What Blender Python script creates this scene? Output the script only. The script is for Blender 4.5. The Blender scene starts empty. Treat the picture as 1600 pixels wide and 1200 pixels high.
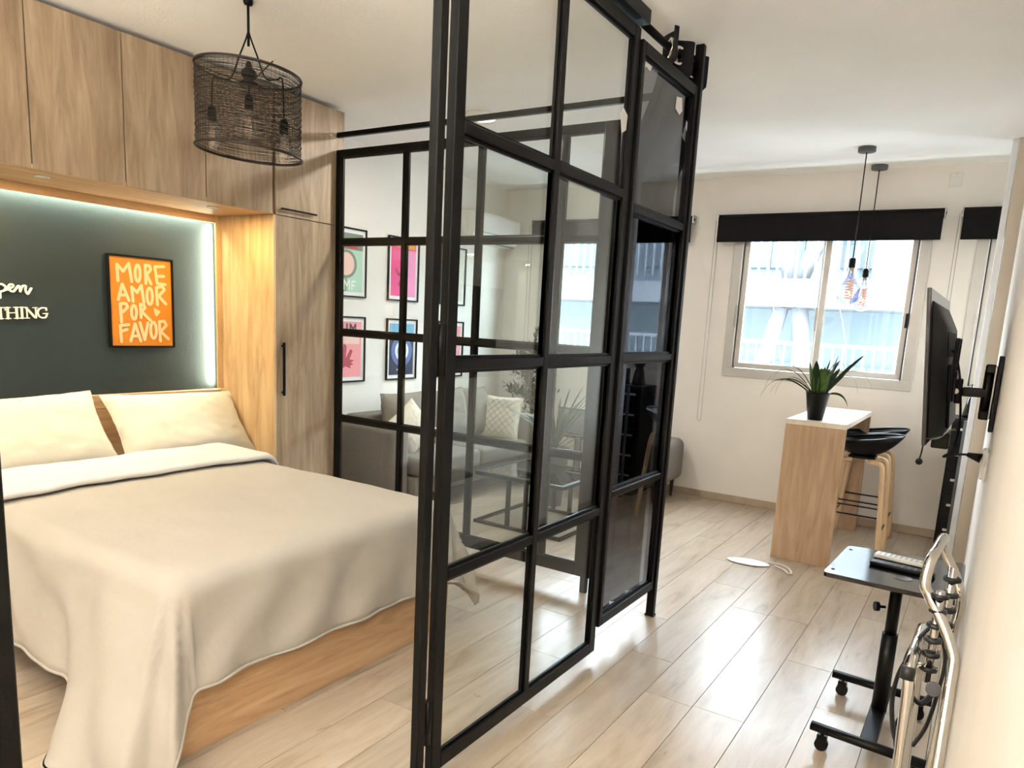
import bpy, bmesh, math, random
from mathutils import Vector, Matrix
random.seed(7)
S = bpy.context.scene
COL = S.collection
PI = math.pi

# ------------------------------------------------------------------ camera
R = [[0.84086479, 0.53851722, 0.05427337], [0.13883513, -0.11768365, -0.98329821], [-0.52313593, 0.8343559, -0.17372115]]
cd = bpy.data.cameras.new('camera'); cam = bpy.data.objects.new('camera', cd); COL.objects.link(cam)
M = Matrix.Identity(4)
for i in range(3):
    M[i][0] = R[0][i]; M[i][1] = -R[1][i]; M[i][2] = -R[2][i]
M[2][3] = 1.6
cam.matrix_world = M
cd.sensor_width = 36; cd.lens = 1136.58 / 1600 * 36
cd.shift_x = (800 - 813.9) / 1600; cd.shift_y = (703.5 - 600) / 1600
cd.clip_start = 0.01
S.camera = cam

# ------------------------------------------------------------------ light
S.view_settings.view_transform = 'Standard'; S.view_settings.look = 'None'
S.view_settings.gamma = 1; S.view_settings.use_curve_mapping = False
S.view_settings.exposure = 1.3
W = bpy.data.worlds.new('sky'); S.world = W; W.use_nodes = True
bg = W.node_tree.nodes['Background']
bg.inputs[0].default_value = (0.80, 0.91, 1.0, 1); bg.inputs[1].default_value = 13.0
try:
    S.cycles.use_denoising = True; S.cycles.max_bounces = 10; S.cycles.transparent_max_bounces = 24
    S.cycles.diffuse_bounces = 5; S.cycles.sample_clamp_indirect = 8
except Exception: pass

def area_light(name, loc, sx, sy, power, color, rot=(0, 0, 0), portal=False, shape='RECTANGLE', spread=None):
    d = bpy.data.lights.new(name, 'AREA'); d.shape = shape; d.size = sx; d.size_y = sy
    d.energy = power; d.color = color
    if spread: d.spread = spread
    o = bpy.data.objects.new(name, d); COL.objects.link(o); o.location = loc; o.rotation_euler = rot
    if portal:
        d.cycles.is_portal = True
    return o
# daylight portals in the three window openings (they emit nothing, only guide sky sampling)
area_light('window_portal', (-1.31, 7.10, 1.9), 1.55, 1.35, 1, (1, 1, 1), (-PI/2, 0, 0), True)
area_light('window_portal', (-3.42, 7.10, 1.9), 1.55, 1.35, 1, (1, 1, 1), (-PI/2, 0, 0), True)
area_light('window_portal', (0.55, 7.10, 1.9), 1.5, 1.35, 1, (1, 1, 1), (-PI/2, 0, 0), True)
WARM = (1.0, 0.78, 0.52); SOFT = (1.0, 0.88, 0.72)
FILL_UPLIGHTS = [(-0.75, -0.35, 1.95, 128), (-2.6, -0.25, 1.95, 26), (1.0, -0.45, 1.95, 26)]   # unseen fill lights added behind the camera to brighten the ceiling
for x, y, z, p in FILL_UPLIGHTS:
    area_light('added_fill_light', (x, y, z), 0.30, 0.30, p, (1.0, 0.975, 0.92), (PI, 0, 0), shape='DISK')
for x, y, z in ((-0.965, 6.10, 1.96), (-0.955, 6.74, 1.94)):
    d = bpy.data.lights.new('pendant_bulb_light', 'POINT'); d.energy = 4; d.color = (1.0, 0.80, 0.58); d.shadow_soft_size = 0.03
    o = bpy.data.objects.new('pendant_bulb_light', d); COL.objects.link(o); o.location = (x, y, z)
SPOTS = [(-3.19, 4.33, 'x')]
for x, y, _ in SPOTS:
    area_light('ceiling_spot_light', (x, y, 2.95), 0.20, 0.20, 15, (1.0, 0.96, 0.89), shape='DISK')
# LED strips of the bed niche: warm one under the overhead cabinets, cool white one behind the lip
PUCKS = (0.95, 1.95, 2.93)
for y in PUCKS: area_light('niche_puck_light', (-4.20, y, 2.190), 0.05, 0.05, 3.6, (1.0, 0.72, 0.34), shape='DISK')
area_light('lip_strip_lamp', (-4.612, 1.72, 2.182), 0.03, 2.9, 10, (0.93, 1.0, 0.80), (0, math.radians(20), 0))
area_light('lip_strip_lamp', (-4.612, 3.234, 1.59), 0.03, 1.1, 5.5, (0.93, 1.0, 0.80), (math.radians(-90), 0, math.radians(-20)))

# ------------------------------------------------------------------ materials
def lin(c):
    return tuple((v/255/12.92) if v/255 <= 0.04045 else ((v/255+0.055)/1.055)**2.4 for v in c) + (1,)
MATS = {}
def new_mat(name):
    m = bpy.data.materials.new(name); m.use_nodes = True
    nt = m.node_tree; b = nt.nodes['Principled BSDF']; MATS[name] = m
    return m, nt, b
def coords(nt, scale, randomize=False):
    tc = nt.nodes.new('ShaderNodeTexCoord'); mp = nt.nodes.new('ShaderNodeMapping')
    mp.inputs['Scale'].default_value = scale
    src = tc.outputs['Object']
    if randomize:
        oi = nt.nodes.new('ShaderNodeObjectInfo')
        cm = nt.nodes.new('ShaderNodeVectorMath'); cm.operation = 'MULTIPLY_ADD'
        cb = nt.nodes.new('ShaderNodeCombineXYZ')
        for i in range(3): nt.links.new(oi.outputs['Random'], cb.inputs[i])
        nt.links.new(cb.outputs[0], cm.inputs[0]); cm.inputs[1].default_value = (37, 61, 23)
        nt.links.new(src, cm.inputs[2]); src = cm.outputs[0]
    nt.links.new(src, mp.inputs['Vector'])
    return mp.outputs[0]
def noise(nt, vec, scale, detail=4, rough=0.55, dist=0.0):
    n = nt.nodes.new('ShaderNodeTexNoise'); n.inputs['Scale'].default_value = scale
    n.inputs['Detail'].default_value = detail; n.inputs['Roughness'].default_value = rough
    n.inputs['Distortion'].default_value = dist
    nt.links.new(vec, n.inputs['Vector']); return n.outputs['Fac']
def ramp(nt, fac, stops):
    r = nt.nodes.new('ShaderNodeValToRGB'); nt.links.new(fac, r.inputs[0])
    e = r.color_ramp.elements
    e[0].position, e[0].color = stops[0]; e[1].position, e[1].color = stops[-1]
    for p, c in stops[1:-1]:
        k = e.new(p); k.color = c
    return r.outputs[0]
def bump(nt, b, h, strength, dist=0.01):
    n = nt.nodes.new('ShaderNodeBump'); n.inputs['Strength'].default_value = strength; n.inputs['Distance'].default_value = dist
    nt.links.new(h, n.inputs['Height']); nt.links.new(n.outputs[0], b.inputs['Normal'])
def plain(name, rgb, rough=0.5, metal=0.0, var=0.06, nscale=8, bmp=0.0, bscale=60, emit=None, estr=0, spec=None):
    m, nt, b = new_mat(name); c = lin(rgb)
    v = coords(nt, (1, 1, 1))
    f = noise(nt, v, nscale)
    c2 = tuple(x*(1-var) for x in c[:3]) + (1,)
    nt.links.new(ramp(nt, f, [(0.35, c2), (0.65, c)]), b.inputs['Base Color'])
    b.inputs['Roughness'].default_value = rough; b.inputs['Metallic'].default_value = metal
    if spec is not None: b.inputs['Specular IOR Level'].default_value = spec
    if bmp: bump(nt, b, noise(nt, v, bscale, 3), bmp, 0.004)
    if emit:
        b.inputs['Emission Color'].default_value = lin(emit); b.inputs['Emission Strength'].default_value = estr
    return m
def wood(name, dark, mid, light, axis, rough=0.55, rnd=False, stretch=9, coarse=1.0, bmp=0.15):
    m, nt, b = new_mat(name)
    sc = [stretch]*3; sc[axis] = 1.0
    v = coords(nt, tuple(s*coarse for s in sc), rnd)
    sc2 = [stretch*5]*3; sc2[axis] = 3.0
    v2 = coords(nt, tuple(sc2), rnd)
    a = noise(nt, v, 1.1, 6, 0.66, 1.3); f = noise(nt, v2, 1.0, 3, 0.6)
    mx = nt.nodes.new('ShaderNodeMath'); mx.operation = 'MULTIPLY_ADD'
    nt.links.new(f, mx.inputs[0]); mx.inputs[1].default_value = 0.35; nt.links.new(a, mx.inputs[2])
    nt.links.new(ramp(nt, mx.outputs[0], [(0.40, lin(dark)), (0.66, lin(mid)), (0.92, lin(light))]), b.inputs['Base Color'])
    b.inputs['Roughness'].default_value = rough
    bump(nt, b, f, bmp, 0.002)
    return m
OAK_V = wood('oak_vertical', (118, 96, 74), (152, 130, 104), (178, 158, 132), 2, 0.5)
OAK_H = wood('oak_along_y', (144, 106, 72), (180, 144, 106), (200, 168, 130), 1, 0.45)
OAK_N = wood('oak_niche', (150, 118, 80), (186, 154, 112), (204, 174, 134), 2, 0.45)
OAK_BAR = wood('oak_bar', (142, 112, 84), (174, 144, 114), (192, 166, 138), 2, 0.35)
OAK_LEG = wood('oak_leg', (176, 142, 104), (212, 180, 140), (226, 198, 162), 2, 0.45)
m, nt, b = new_mat('floor_plank')
v = coords(nt, (5.5, 0.9, 1), True); v2 = coords(nt, (60, 4, 1), True); v3 = coords(nt, (3, 1.6, 1), True)
a = noise(nt, v, 1.6, 5, 0.62, 1.2); f = noise(nt, v2, 1.0, 3, 0.6); g = noise(nt, v3, 2.2, 4, 0.6, 0.6)
mx = nt.nodes.new('ShaderNodeMath'); mx.operation = 'MULTIPLY_ADD'
nt.links.new(f, mx.inputs[0]); mx.inputs[1].default_value = 0.25; nt.links.new(a, mx.inputs[2])
c1 = ramp(nt, mx.outputs[0], [(0.36, lin((128, 110, 90))), (0.52, lin((161, 144, 124))), (0.85, lin((180, 166, 148)))])
oi = nt.nodes.new('ShaderNodeObjectInfo'); hs = nt.nodes.new('ShaderNodeHueSaturation')
mr = nt.nodes.new('ShaderNodeMapRange'); mr.inputs[3].default_value = 0.90; mr.inputs[4].default_value = 1.07
nt.links.new(oi.outputs['Random'], mr.inputs[0]); nt.links.new(mr.outputs[0], hs.inputs['Value']); nt.links.new(c1, hs.inputs['Color'])
nt.links.new(hs.outputs[0], b.inputs['Base Color'])
rr = nt.nodes.new('ShaderNodeMapRange'); rr.inputs[3].default_value = 0.22; rr.inputs[4].default_value = 0.42
nt.links.new(g, rr.inputs[0]); nt.links.new(rr.outputs[0], b.inputs['Roughness']); bump(nt, b, f, 0.08, 0.002)
PLANK = m

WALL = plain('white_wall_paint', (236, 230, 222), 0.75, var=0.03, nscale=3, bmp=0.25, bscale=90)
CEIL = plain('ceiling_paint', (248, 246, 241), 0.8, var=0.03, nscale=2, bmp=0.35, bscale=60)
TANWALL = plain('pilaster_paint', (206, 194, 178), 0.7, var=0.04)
WHITETRIM = plain('white_gloss_trim', (236, 238, 242), 0.3)
GREEN = plain('dark_green_wall_paint', (25, 38, 40), 0.6, var=0.12, nscale=2, bmp=0.2)
BLACKM = plain('black_powder_coated_steel', (12, 11, 10), 0.38, 0.0, var=0.2, nscale=30, bmp=0.1, bscale=140, spec=0.14)
BLACKP = plain('black_plastic', (10, 10, 11), 0.42, var=0.15, spec=0.16)
BLACKG = plain('black_gloss', (10, 10, 12), 0.15, var=0.1, spec=0.5)
GREYP = plain('dark_grey_board', (92, 93, 96), 0.45, var=0.08)
DARKGAP = plain('dark_joint_slab', (58, 46, 38), 0.9)  # dark slab colour that shows in the plank joints
FABBLK = plain('black_curtain_cloth', (34, 34, 37), 0.95, spec=0.1, var=0.3, nscale=20, bmp=0.3, bscale=300)
BLIND = plain('black_blind_cloth', (20, 18, 18), 0.85, spec=0.2, var=0.1, nscale=20, bmp=0.2, bscale=300)
LINEN = plain('cream_linen', (170, 163, 152), 0.85, var=0.03, nscale=3, bmp=0.35, bscale=25)
LINENP = plain('cream_pillowcase', (196, 189, 173), 0.85, var=0.03, nscale=4, bmp=0.4, bscale=22)
SHEET = plain('white_sheet', (206, 202, 198), 0.85, var=0.05)
SOFA = plain('grey_sofa_fabric', (128, 121, 114), 0.95, var=0.14, nscale=60, bmp=0.4, bscale=400)
PILW = plain('cream_cushion_fabric', (226, 218, 204), 0.9, var=0.05, nscale=30, bmp=0.3, bscale=200)
ALU = plain('window_aluminium', (196, 192, 186), 0.4, 0.25, var=0.05)
ALUD = plain('window_rubber_gap', (52, 56, 64), 0.5)
CHROME = plain('chrome', (222, 219, 214), 0.07, 1.0, var=0.02)
STEEL = plain('brushed_steel', (170, 170, 168), 0.3, 1.0, var=0.05)
STRAP = plain('black_leather_strap', (24, 22, 22), 0.5, var=0.2, bmp=0.3)
WHITEP = plain('white_plastic', (226, 224, 218), 0.35)
PAPER = plain('white_paper', (240, 238, 236), 0.6)
SKIRT = plain('baseboard_laminate', (178, 158, 136), 0.5, var=0.08, nscale=12)
POTBLK = plain('black_plant_pot', (7, 7, 7), 0.35, var=0.1, spec=0.15)
POTGRY = plain('grey_plant_pot', (78, 77, 76), 0.6, var=0.08)
SOIL = plain('potting_soil', (52, 40, 30), 0.95, var=0.4, nscale=60, bmp=0.6)
LEAFG = plain('green_leaf', (70, 98, 34), 0.5, spec=0.3, var=0.45, nscale=25)
LEAFD = plain('dark_green_leaf', (34, 52, 24), 0.6, spec=0.2, var=0.4, nscale=25)
LEAFO = plain('olive_leaf', (50, 68, 46), 0.6, spec=0.2, var=0.4, nscale=18)
BARK = plain('bark', (92, 74, 56), 0.85, var=0.3, nscale=20, bmp=0.5)
DARKLEG = plain('dark_brown_wood', (60, 34, 24), 0.45, var=0.2, nscale=20)
CONCRETE = plain('grey_canopy', (88, 90, 88), 0.6, var=0.1)
SIGNW = plain('cream_sign_letters', (246, 238, 222), 0.5, var=0.01)
TABLETOP = plain('black_gloss_tabletop', (10, 10, 11), 0.10, var=0.1, spec=0.6)
BARTOP = wood('oak_bar_top_lit', (208, 190, 168), (226, 212, 194), (236, 226, 212), 1, 0.25)  # bar top wood made paler, window light put into its colour
ORANGE = plain('orange_print', (200, 124, 28), 0.5, var=0.08)
PEACH = plain('peach_brush_paint', (222, 188, 148), 0.5, var=0.05)
EXTW = plain('facade_white', (100, 103, 106), 0.8, var=0.03)
EXTB = plain('facade_pale_blue', (92, 103, 107), 0.8, var=0.05, nscale=1)
EXTG = plain('facade_window_blue', (58, 72, 80), 0.3, var=0.3, nscale=1.5)
EXTGR = plain('facade_grey_line', (62, 68, 78), 0.7)
WIRE = plain('black_wire_mesh', (44, 35, 26), 0.55, 0.1, var=0.2)
P = {}
for k, c in dict(red=(196, 52, 60), pink=(236, 72, 140), pinkl=(246, 150, 196), rose=(240, 152, 158), rosed=(176, 62, 76), green=(120, 160, 128), mint=(176, 212, 190),
                 sage=(126, 136, 118), navy=(46, 48, 74), blue=(96, 114, 168), sky=(120, 176, 206), white=(240, 238, 232), yellow=(240, 160, 60), dark=(56, 44, 60), blush=(236, 196, 186), cream=(222, 214, 196), grey=(120, 120, 118)).items():
    P[k] = plain('print_' + k, c, 0.5, var=0.03)

def glass_mat(name, tint, glossy=1.0, base=0.0, rough=0.0):
    m = bpy.data.materials.new(name); m.use_nodes = True; nt = m.node_tree; nt.nodes.clear(); MATS[name] = m
    out = nt.nodes.new('ShaderNodeOutputMaterial'); mix = nt.nodes.new('ShaderNodeMixShader')
    tr = nt.nodes.new('ShaderNodeBsdfTransparent'); gl = nt.nodes.new('ShaderNodeBsdfGlossy')
    lw = nt.nodes.new('ShaderNodeLayerWeight'); lw.inputs[0].default_value = 0.5
    pw_ = nt.nodes.new('ShaderNodeMath'); pw_.operation = 'POWER'; pw_.inputs[1].default_value = 5.0
    fr = nt.nodes.new('ShaderNodeMath'); fr.operation = 'MULTIPLY_ADD'; fr.inputs[1].default_value = 0.96; fr.inputs[2].default_value = 0.04
    nt.links.new(lw.outputs['Facing'], pw_.inputs[0]); nt.links.new(pw_.outputs[0], fr.inputs[0])
    ma = nt.nodes.new('ShaderNodeMath'); ma.operation = 'MULTIPLY_ADD'; ma.inputs[1].default_value = glossy; ma.inputs[2].default_value = base
    ma.use_clamp = True
    tr.inputs[0].default_value = tint + (1,); gl.inputs[0].default_value = (1, 1, 1, 1); gl.inputs[1].default_value = rough
    nt.links.new(fr.outputs[0], ma.inputs[0]); nt.links.new(ma.outputs[0], mix.inputs[0])
    nt.links.new(tr.outputs[0], mix.inputs[1]); nt.links.new(gl.outputs[0], mix.inputs[2]); nt.links.new(mix.outputs[0], out.inputs[0])
    return m
GLASS = glass_mat('clear_pane_glass', (0.965, 0.98, 0.975), 0.62)
WGLASS = glass_mat('window_glass', (0.97, 0.985, 0.99), 0.8)
FILM = glass_mat('dark_tinted_film_glass', (0.50, 0.51, 0.54), 1.0, 0.03, 0.01)
BULB = glass_mat('bulb_glass', (0.90, 0.89, 0.88), 2.2, 0.08)
BULBT = glass_mat('tinted_bulb_glass', (0.60, 0.60, 0.70), 1.5, 0.03)

def emis(name, rgb, s):
    m = bpy.data.materials.new(name); m.use_nodes = True; nt = m.node_tree; nt.nodes.clear(); MATS[name] = m
    o = nt.nodes.new('ShaderNodeOutputMaterial'); e = nt.nodes.new('ShaderNodeEmission')
    e.inputs[0].default_value = lin(rgb); e.inputs[1].default_value = s; nt.links.new(e.outputs[0], o.inputs[0]); return m
FILAMENT = emis('glowing_filament', (255, 186, 116), 0.55)
FILAMENT_DIM = emis('faint_filament', (255, 200, 140), 0.5)
LED = emis('led_strip_glow', (246, 255, 226), 6.0)
LEDW = emis('warm_led_strip_glow', (255, 214, 140), 5.0)
DLGLOW = emis('diffuser_glow', (255, 232, 196), 2.0)

# ------------------------------------------------------------------ mesh helpers
BASE = {}
def T(o):
    return BASE.get(o.name, Vector((0, 0, 0)))
class MB:
    def __init__(s): s.v = []; s.f = []; s.sm = []
    def add(s, vs, fs, smooth=False):
        n = len(s.v); s.v += [tuple(v) for v in vs]
        for f in fs: s.f.append(tuple(i+n for i in f)); s.sm.append(smooth)
        return s
    def box(s, x0, x1, y0, y1, z0, z1, M=None):
        vs = [Vector((x, y, z)) for x in (x0, x1) for y in (y0, y1) for z in (z0, z1)]
        if M: vs = [M @ v for v in vs]
        return s.add(vs, [(0, 1, 3, 2), (4, 6, 7, 5), (0, 4, 5, 1), (2, 3, 7, 6), (0, 2, 6, 4), (1, 5, 7, 3)])
    def tube(s, path, r, n=8, closed=False, caps=True, flat=1.0, up=None):
        pts = [Vector(p) for p in path]; m = len(pts)
        rs = r if isinstance(r, (list, tuple)) else [r]*m
        vs = []; prev = None
        for i, p in enumerate(pts):
            a = pts[(i-1) % m] if (closed or i > 0) else p; c = pts[(i+1) % m] if (closed or i < m-1) else p
            t = (c-a)
            if t.length < 1e-9: t = Vector((0, 0, 1))
            t.normalize()
            if prev is None:
                u = Vector(up) if up else (Vector((0, 0, 1)) if abs(t.z) < 0.9 else Vector((1, 0, 0)))
            else: u = prev
            x = u - t*u.dot(t)
            if x.length < 1e-6: x = t.orthogonal()
            x.normalize(); prev = x; y = t.cross(x)
            for k in range(n):
                an = 2*PI*k/n
                vs.append(p + x*math.cos(an)*rs[i]*flat + y*math.sin(an)*rs[i])
        fs = []
        for i in range(m if closed else m-1):
            j = (i+1) % m
            for k in range(n):
                l = (k+1) % n
                fs.append((i*n+k, i*n+l, j*n+l, j*n+k))
        s.add(vs, fs, True)
        if caps and not closed:
            b = len(s.v)-len(vs)
            s.f.append(tuple(b+k for k in range(n-1, -1, -1))); s.sm.append(False)
            s.f.append(tuple(b+(m-1)*n+k for k in range(n))); s.sm.append(False)
        return s
    def lathe(s, prof, c, n=24, M=None, smooth=True):
        vs = []; fs = []; c = Vector(c)
        for (r, z) in prof:
            for k in range(n):
                a = 2*PI*k/n; q = Vector((r*math.cos(a), r*math.sin(a), z))
                if M: q = M @ q
                vs.append(c+q)
        for i in range(len(prof)-1):
            for k in range(n):
                l = (k+1) % n; fs.append((i*n+k, i*n+l, (i+1)*n+l, (i+1)*n+k))
        s.add(vs, fs, smooth)
        b = len(s.v)-len(vs)
        if prof[0][0] > 1e-4: s.f.append(tuple(b+k for k in range(n-1, -1, -1))); s.sm.append(False)
        if prof[-1][0] > 1e-4: s.f.append(tuple(b+(len(prof)-1)*n+k for k in range(n))); s.sm.append(False)
        return s
    def ball(s, c, r, n=12, sz=1.0):
        return s.lathe([(max(1e-5, r*math.sin(PI*i/n)), -r*sz*math.cos(PI*i/n)) for i in range(n+1)], c, n*2)
    def grid(s, fn, nu, nv, closed_u=False):
        vs = [fn(i/nu, j/nv) for j in range(nv+1) for i in range(nu+(0 if closed_u else 1))]
        w = nu if closed_u else nu+1; fs = []
        for j in range(nv):
            for i in range(nu):
                k = (i+1) % w; fs.append((j*w+i, j*w+k, (j+1)*w+k, (j+1)*w+i))
        return s.add(vs, fs, True)
    def poly(s, pts, thick):      # extruded flat polygon; pts 3D, thick a vector
        n = len(pts); t = Vector(thick); pts = [Vector(p) for p in pts]
        vs = pts + [p+t for p in pts]
        fs = [tuple(range(n-1, -1, -1)), tuple(range(n, 2*n))] + [(i, (i+1) % n, n+(i+1) % n, n+i) for i in range(n)]
        return s.add(vs, fs)
    def build(s, name, mat, parent=None, bevel=0, seg=1, sub=0):
        me = bpy.data.meshes.new(name); off = T(parent) if parent else Vector((0, 0, 0))
        me.from_pydata([(v[0]-off.x, v[1]-off.y, v[2]-off.z) for v in s.v], [], s.f)
        me.polygons.foreach_set('use_smooth', s.sm); 
        bm = bmesh.new(); bm.from_mesh(me)
        bmesh.ops.recalc_face_normals(bm, faces=bm.faces)
        if bevel:
            bmesh.ops.remove_doubles(bm, verts=bm.verts, dist=1e-6)
            es = [e for e in bm.edges if len(e.link_faces) == 2 and e.calc_face_angle(0) > 0.6]
            bmesh.ops.bevel(bm, geom=es, offset=bevel, segments=seg, profile=0.5, affect='EDGES', clamp_overlap=True)
            if seg > 1:
                for f in bm.faces: f.smooth = True
        bm.to_mesh(me); bm.free()
        me.materials.append(mat)
        o = bpy.data.objects.new(name, me); COL.objects.link(o)
        if parent: o.parent = parent; BASE[o.name] = off
        if sub:
            md = o.modifiers.new('sub', 'SUBSURF'); md.levels = sub; md.render_levels = sub
        return o
def box(x0, x1, y0, y1, z0, z1): return MB().box(min(x0, x1), max(x0, x1), min(y0, y1), max(y0, y1), min(z0, z1), max(z0, z1))
def thing(name, label, cat, loc=(0, 0, 0), group=None):
    o = bpy.data.objects.new(name, None); COL.objects.link(o); o.location = loc; o.empty_display_size = 0.05
    BASE[o.name] = Vector(loc); return tag(o, label, cat, group)
def tag(o, label, cat, group=None):
    o['label'] = label; o['category'] = cat
    if group: o['group'] = group
    return o
def struct(o, label=None):
    o['kind'] = 'structure'
    if label: o['label'] = label
    return o
def smooth_path(pts, n=6):
    P_ = [Vector(p) for p in pts]; out = []
    for i in range(len(P_)-1):
        p0 = P_[max(i-1, 0)]; p1 = P_[i]; p2 = P_[i+1]; p3 = P_[min(i+2, len(P_)-1)]
        for k in range(n):
            t = k/n; out.append(0.5*((2*p1)+(-p0+p2)*t+(2*p0-5*p1+4*p2-p3)*t*t+(-p0+3*p1-3*p2+p3)*t**3))
    out.append(P_[-1]); return out
def strokes(mb, lines, width, mapf, thick):
    """flat brush strokes: each segment a ribbon, each joint a disc; mapf(x, y, d) -> 3D"""
    d = 0.0
    for ln in lines:
        for i in range(len(ln)-1):
            (x0, y0), (x1, y1) = ln[i], ln[i+1]; L = math.hypot(x1-x0, y1-y0) or 1
            nx, ny = -(y1-y0)/L*width/2, (x1-x0)/L*width/2; ux, uy = (x1-x0)/L*width/2, (y1-y0)/L*width/2
            pts = [(x0+nx, y0+ny), (x1+nx, y1+ny), (x1+nx*.6+ux*.8, y1+ny*.6+uy*.8), (x1+ux, y1+uy), (x1-nx*.6+ux*.8, y1-ny*.6+uy*.8), (x1-nx, y1-ny),
                   (x0-nx, y0-ny), (x0-nx*.6-ux*.8, y0-ny*.6-uy*.8), (x0-ux, y0-uy), (x0+nx*.6-ux*.8, y0+ny*.6-uy*.8)]
            mb.poly([mapf(px, py, d) for px, py in pts], thick); d += 0.00003
    return mb
def ell(cx, cy, rx, ry, n=14):
    return [(cx+rx*math.cos(2*PI*k/n), cy+ry*math.sin(2*PI*k/n)) for k in range(n+1)]

XL = -4.66      # left wall face
YF = 6.88       # window wall face
XR = 0.055      # near right wall face
ZC = 3.0
# ------------------------------------------------------------------ room shell
fl = struct(box(-4.9, 1.9, -1.8, 7.1, -0.12, -0.006).build('floor', DARKGAP))
pw, pl = 0.22, 1.29
def plank_mesh(L, w=pw):
    return box(-w/2+0.0009, w/2-0.0009, 0.0009, L-0.0009, -0.006, 0).build('plank', PLANK, fl, bevel=0.0008)
shared = None
offs = {}
i0 = int(math.floor((-4.66+0.43)/0.22))-1
k = 0
for i in range(-20, 11):
    x0 = -0.43+i*pw; x1 = x0+pw
    if x1 <= XL or x0 >= 1.75: continue
    x1c = min(x1, 1.75); x0c = max(x0, XL)
    off = {-1: 3.65, 0: 3.24, -3: 2.896, -2: 4.30-0.1}.get(i, (i*0.4713*1.7) % pl)
    y = off - math.ceil((off+1.7)/pl)*pl
    while y < YF:
        a, bb = max(y, -1.7), min(y+pl, YF)
        if bb-a > 0.02:
            full = abs((bb-a)-pl) < 1e-6 and x1c == x1 and x0c == x0
            if full and shared is not None:
                o = shared.copy(); COL.objects.link(o); o.parent = fl
                o.location = (x0+pw/2, a, 0)
            else:
                o = plank_mesh(bb-a, x1c-x0c); o.location = ((x0c+x1c)/2, a, 0)
                if full: shared = o
        y += pl
# ceiling and walls
struct(box(-4.9, 1.9, -1.8, 7.1, ZC, ZC+0.15).build('ceiling', CEIL))
struct(box(XL-0.2, XL, -1.8, 7.1, 0, ZC).build('wall_left', WALL))
struct(box(XL, 1.75, -1.85, -1.7, 0, ZC).build('wall_back', WALL))
w = MB()
holes = [(-4.2, -2.62, 1.2, 2.58), (-2.11, -0.51, 1.2, 2.58), (-0.2, 1.35, 1.2, 2.58)]
xs = [XL, -4.2, -2.62, -2.11, -0.51, -0.2, 1.35, 1.75]
w.box(XL, 1.75, YF, YF+0.2, 0, 1.2); w.box(XL, 1.75, YF, YF+0.2, 2.58, ZC)
for a, bb in [(XL, -4.2), (-2.62, -2.11), (-0.51, -0.2), (1.35, 1.75)]: w.box(a, bb, YF, YF+0.2, 1.2, 2.58)
struct(w.build('wall_far', WALL))
struct(box(XR, 1.75, 0.42, 6.15, 0, ZC).build('wall_right', WALL))
struct(box(1.75, 1.9, -1.8, 7.1, 0, ZC).build('wall_right_outer', WALL))
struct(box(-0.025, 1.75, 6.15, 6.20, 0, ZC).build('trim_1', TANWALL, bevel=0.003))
struct(box(-0.066, -0.026, 6.15, 6.22, 0, ZC).build('trim_2', WHITETRIM, bevel=0.008, seg=3))
struct(box(XL, 1.75, YF-0.014, YF-0.001, 0, 0.07).build('baseboard_far', SKIRT, bevel=0.003))
struct(box(XL, XL+0.013, 3.9, YF-0.015, 0, 0.07).build('baseboard_left', SKIRT, bevel=0.003))

def window(idx, x0, x1, z0=1.2, z1=2.58, lbl=''):
    root = bpy.data.objects.new('window_%d' % idx, None); COL.objects.link(root); root['kind'] = 'structure'
    yb = YF-0.012
    fr = MB(); t = 0.085
    fr.box(x0, x1, yb, YF+0.09, z0, z0+t); fr.box(x0, x1, yb, YF+0.09, z1-t, z1)
    fr.box(x0, x0+t, yb, YF+0.09, z0+t, z1-t); fr.box(x1-t, x1, yb, YF+0.09, z0+t, z1-t)
    fr.build('window_frame', ALU, root, bevel=0.004)
    gp = MB(); a, c = x0+t, x1-t
    gp.box(a, a+0.012, YF+0.03, YF+0.085, z0+t, z1-t); gp.box(c-0.014, c, YF+0.0, YF+0.085, z0+t, z1-t)
    gp.build('seal', ALUD, root)
    xm = (x0+x1)/2
    for k, (sa, sb, yy) in enumerate(((a+0.012, xm+0.035, YF+0.01), (xm-0.035, c-0.014, YF+0.05))):
        s_ = MB(); q = 0.045; zz0, zz1 = z0+t+0.004, z1-t-0.004
        s_.box(sa, sb, yy, yy+0.03, zz0, zz0+q); s_.box(sa, sb, yy, yy+0.03, zz1-q, zz1)
        s_.box(sa, sa+q, yy, yy+0.03, zz0+q, zz1-q); s_.box(sb-q, sb, yy, yy+0.03, zz0+q, zz1-q)
        so = s_.build('sash', ALU, root, bevel=0.004)
        box(sa+q, sb-q, yy+0.012, yy+0.018, zz0+q, zz1-q).build('pane', WGLASS, so)
    for lx in (x0+0.075, xm-0.02):
        l = MB(); l.box(lx-0.012, lx+0.012, yb-0.008, yb-0.001, 1.66, 1.86) if lx < xm-0.1 else l.box(lx-0.012, lx+0.012, YF-0.004, YF+0.0095, 1.66, 1.86)
        for q in range(5): 
            z = 1.69+q*0.034; yy = (yb-0.013) if lx < xm-0.1 else YF-0.012
            l.box(lx-0.006, lx+0.006, yy, yy+0.005, z, z+0.016)
        l.build('latch', STEEL, root, bevel=0.001)
    box(c-0.03, c-0.012, YF-0.03, YF-0.002, 1.72, 1.84).build('window_handle', BLACKP, root, bevel=0.003)
    return root
window(1, -2.11, -0.51); window(2, -4.2, -2.62); window(3, -0.2, 1.35)

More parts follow.
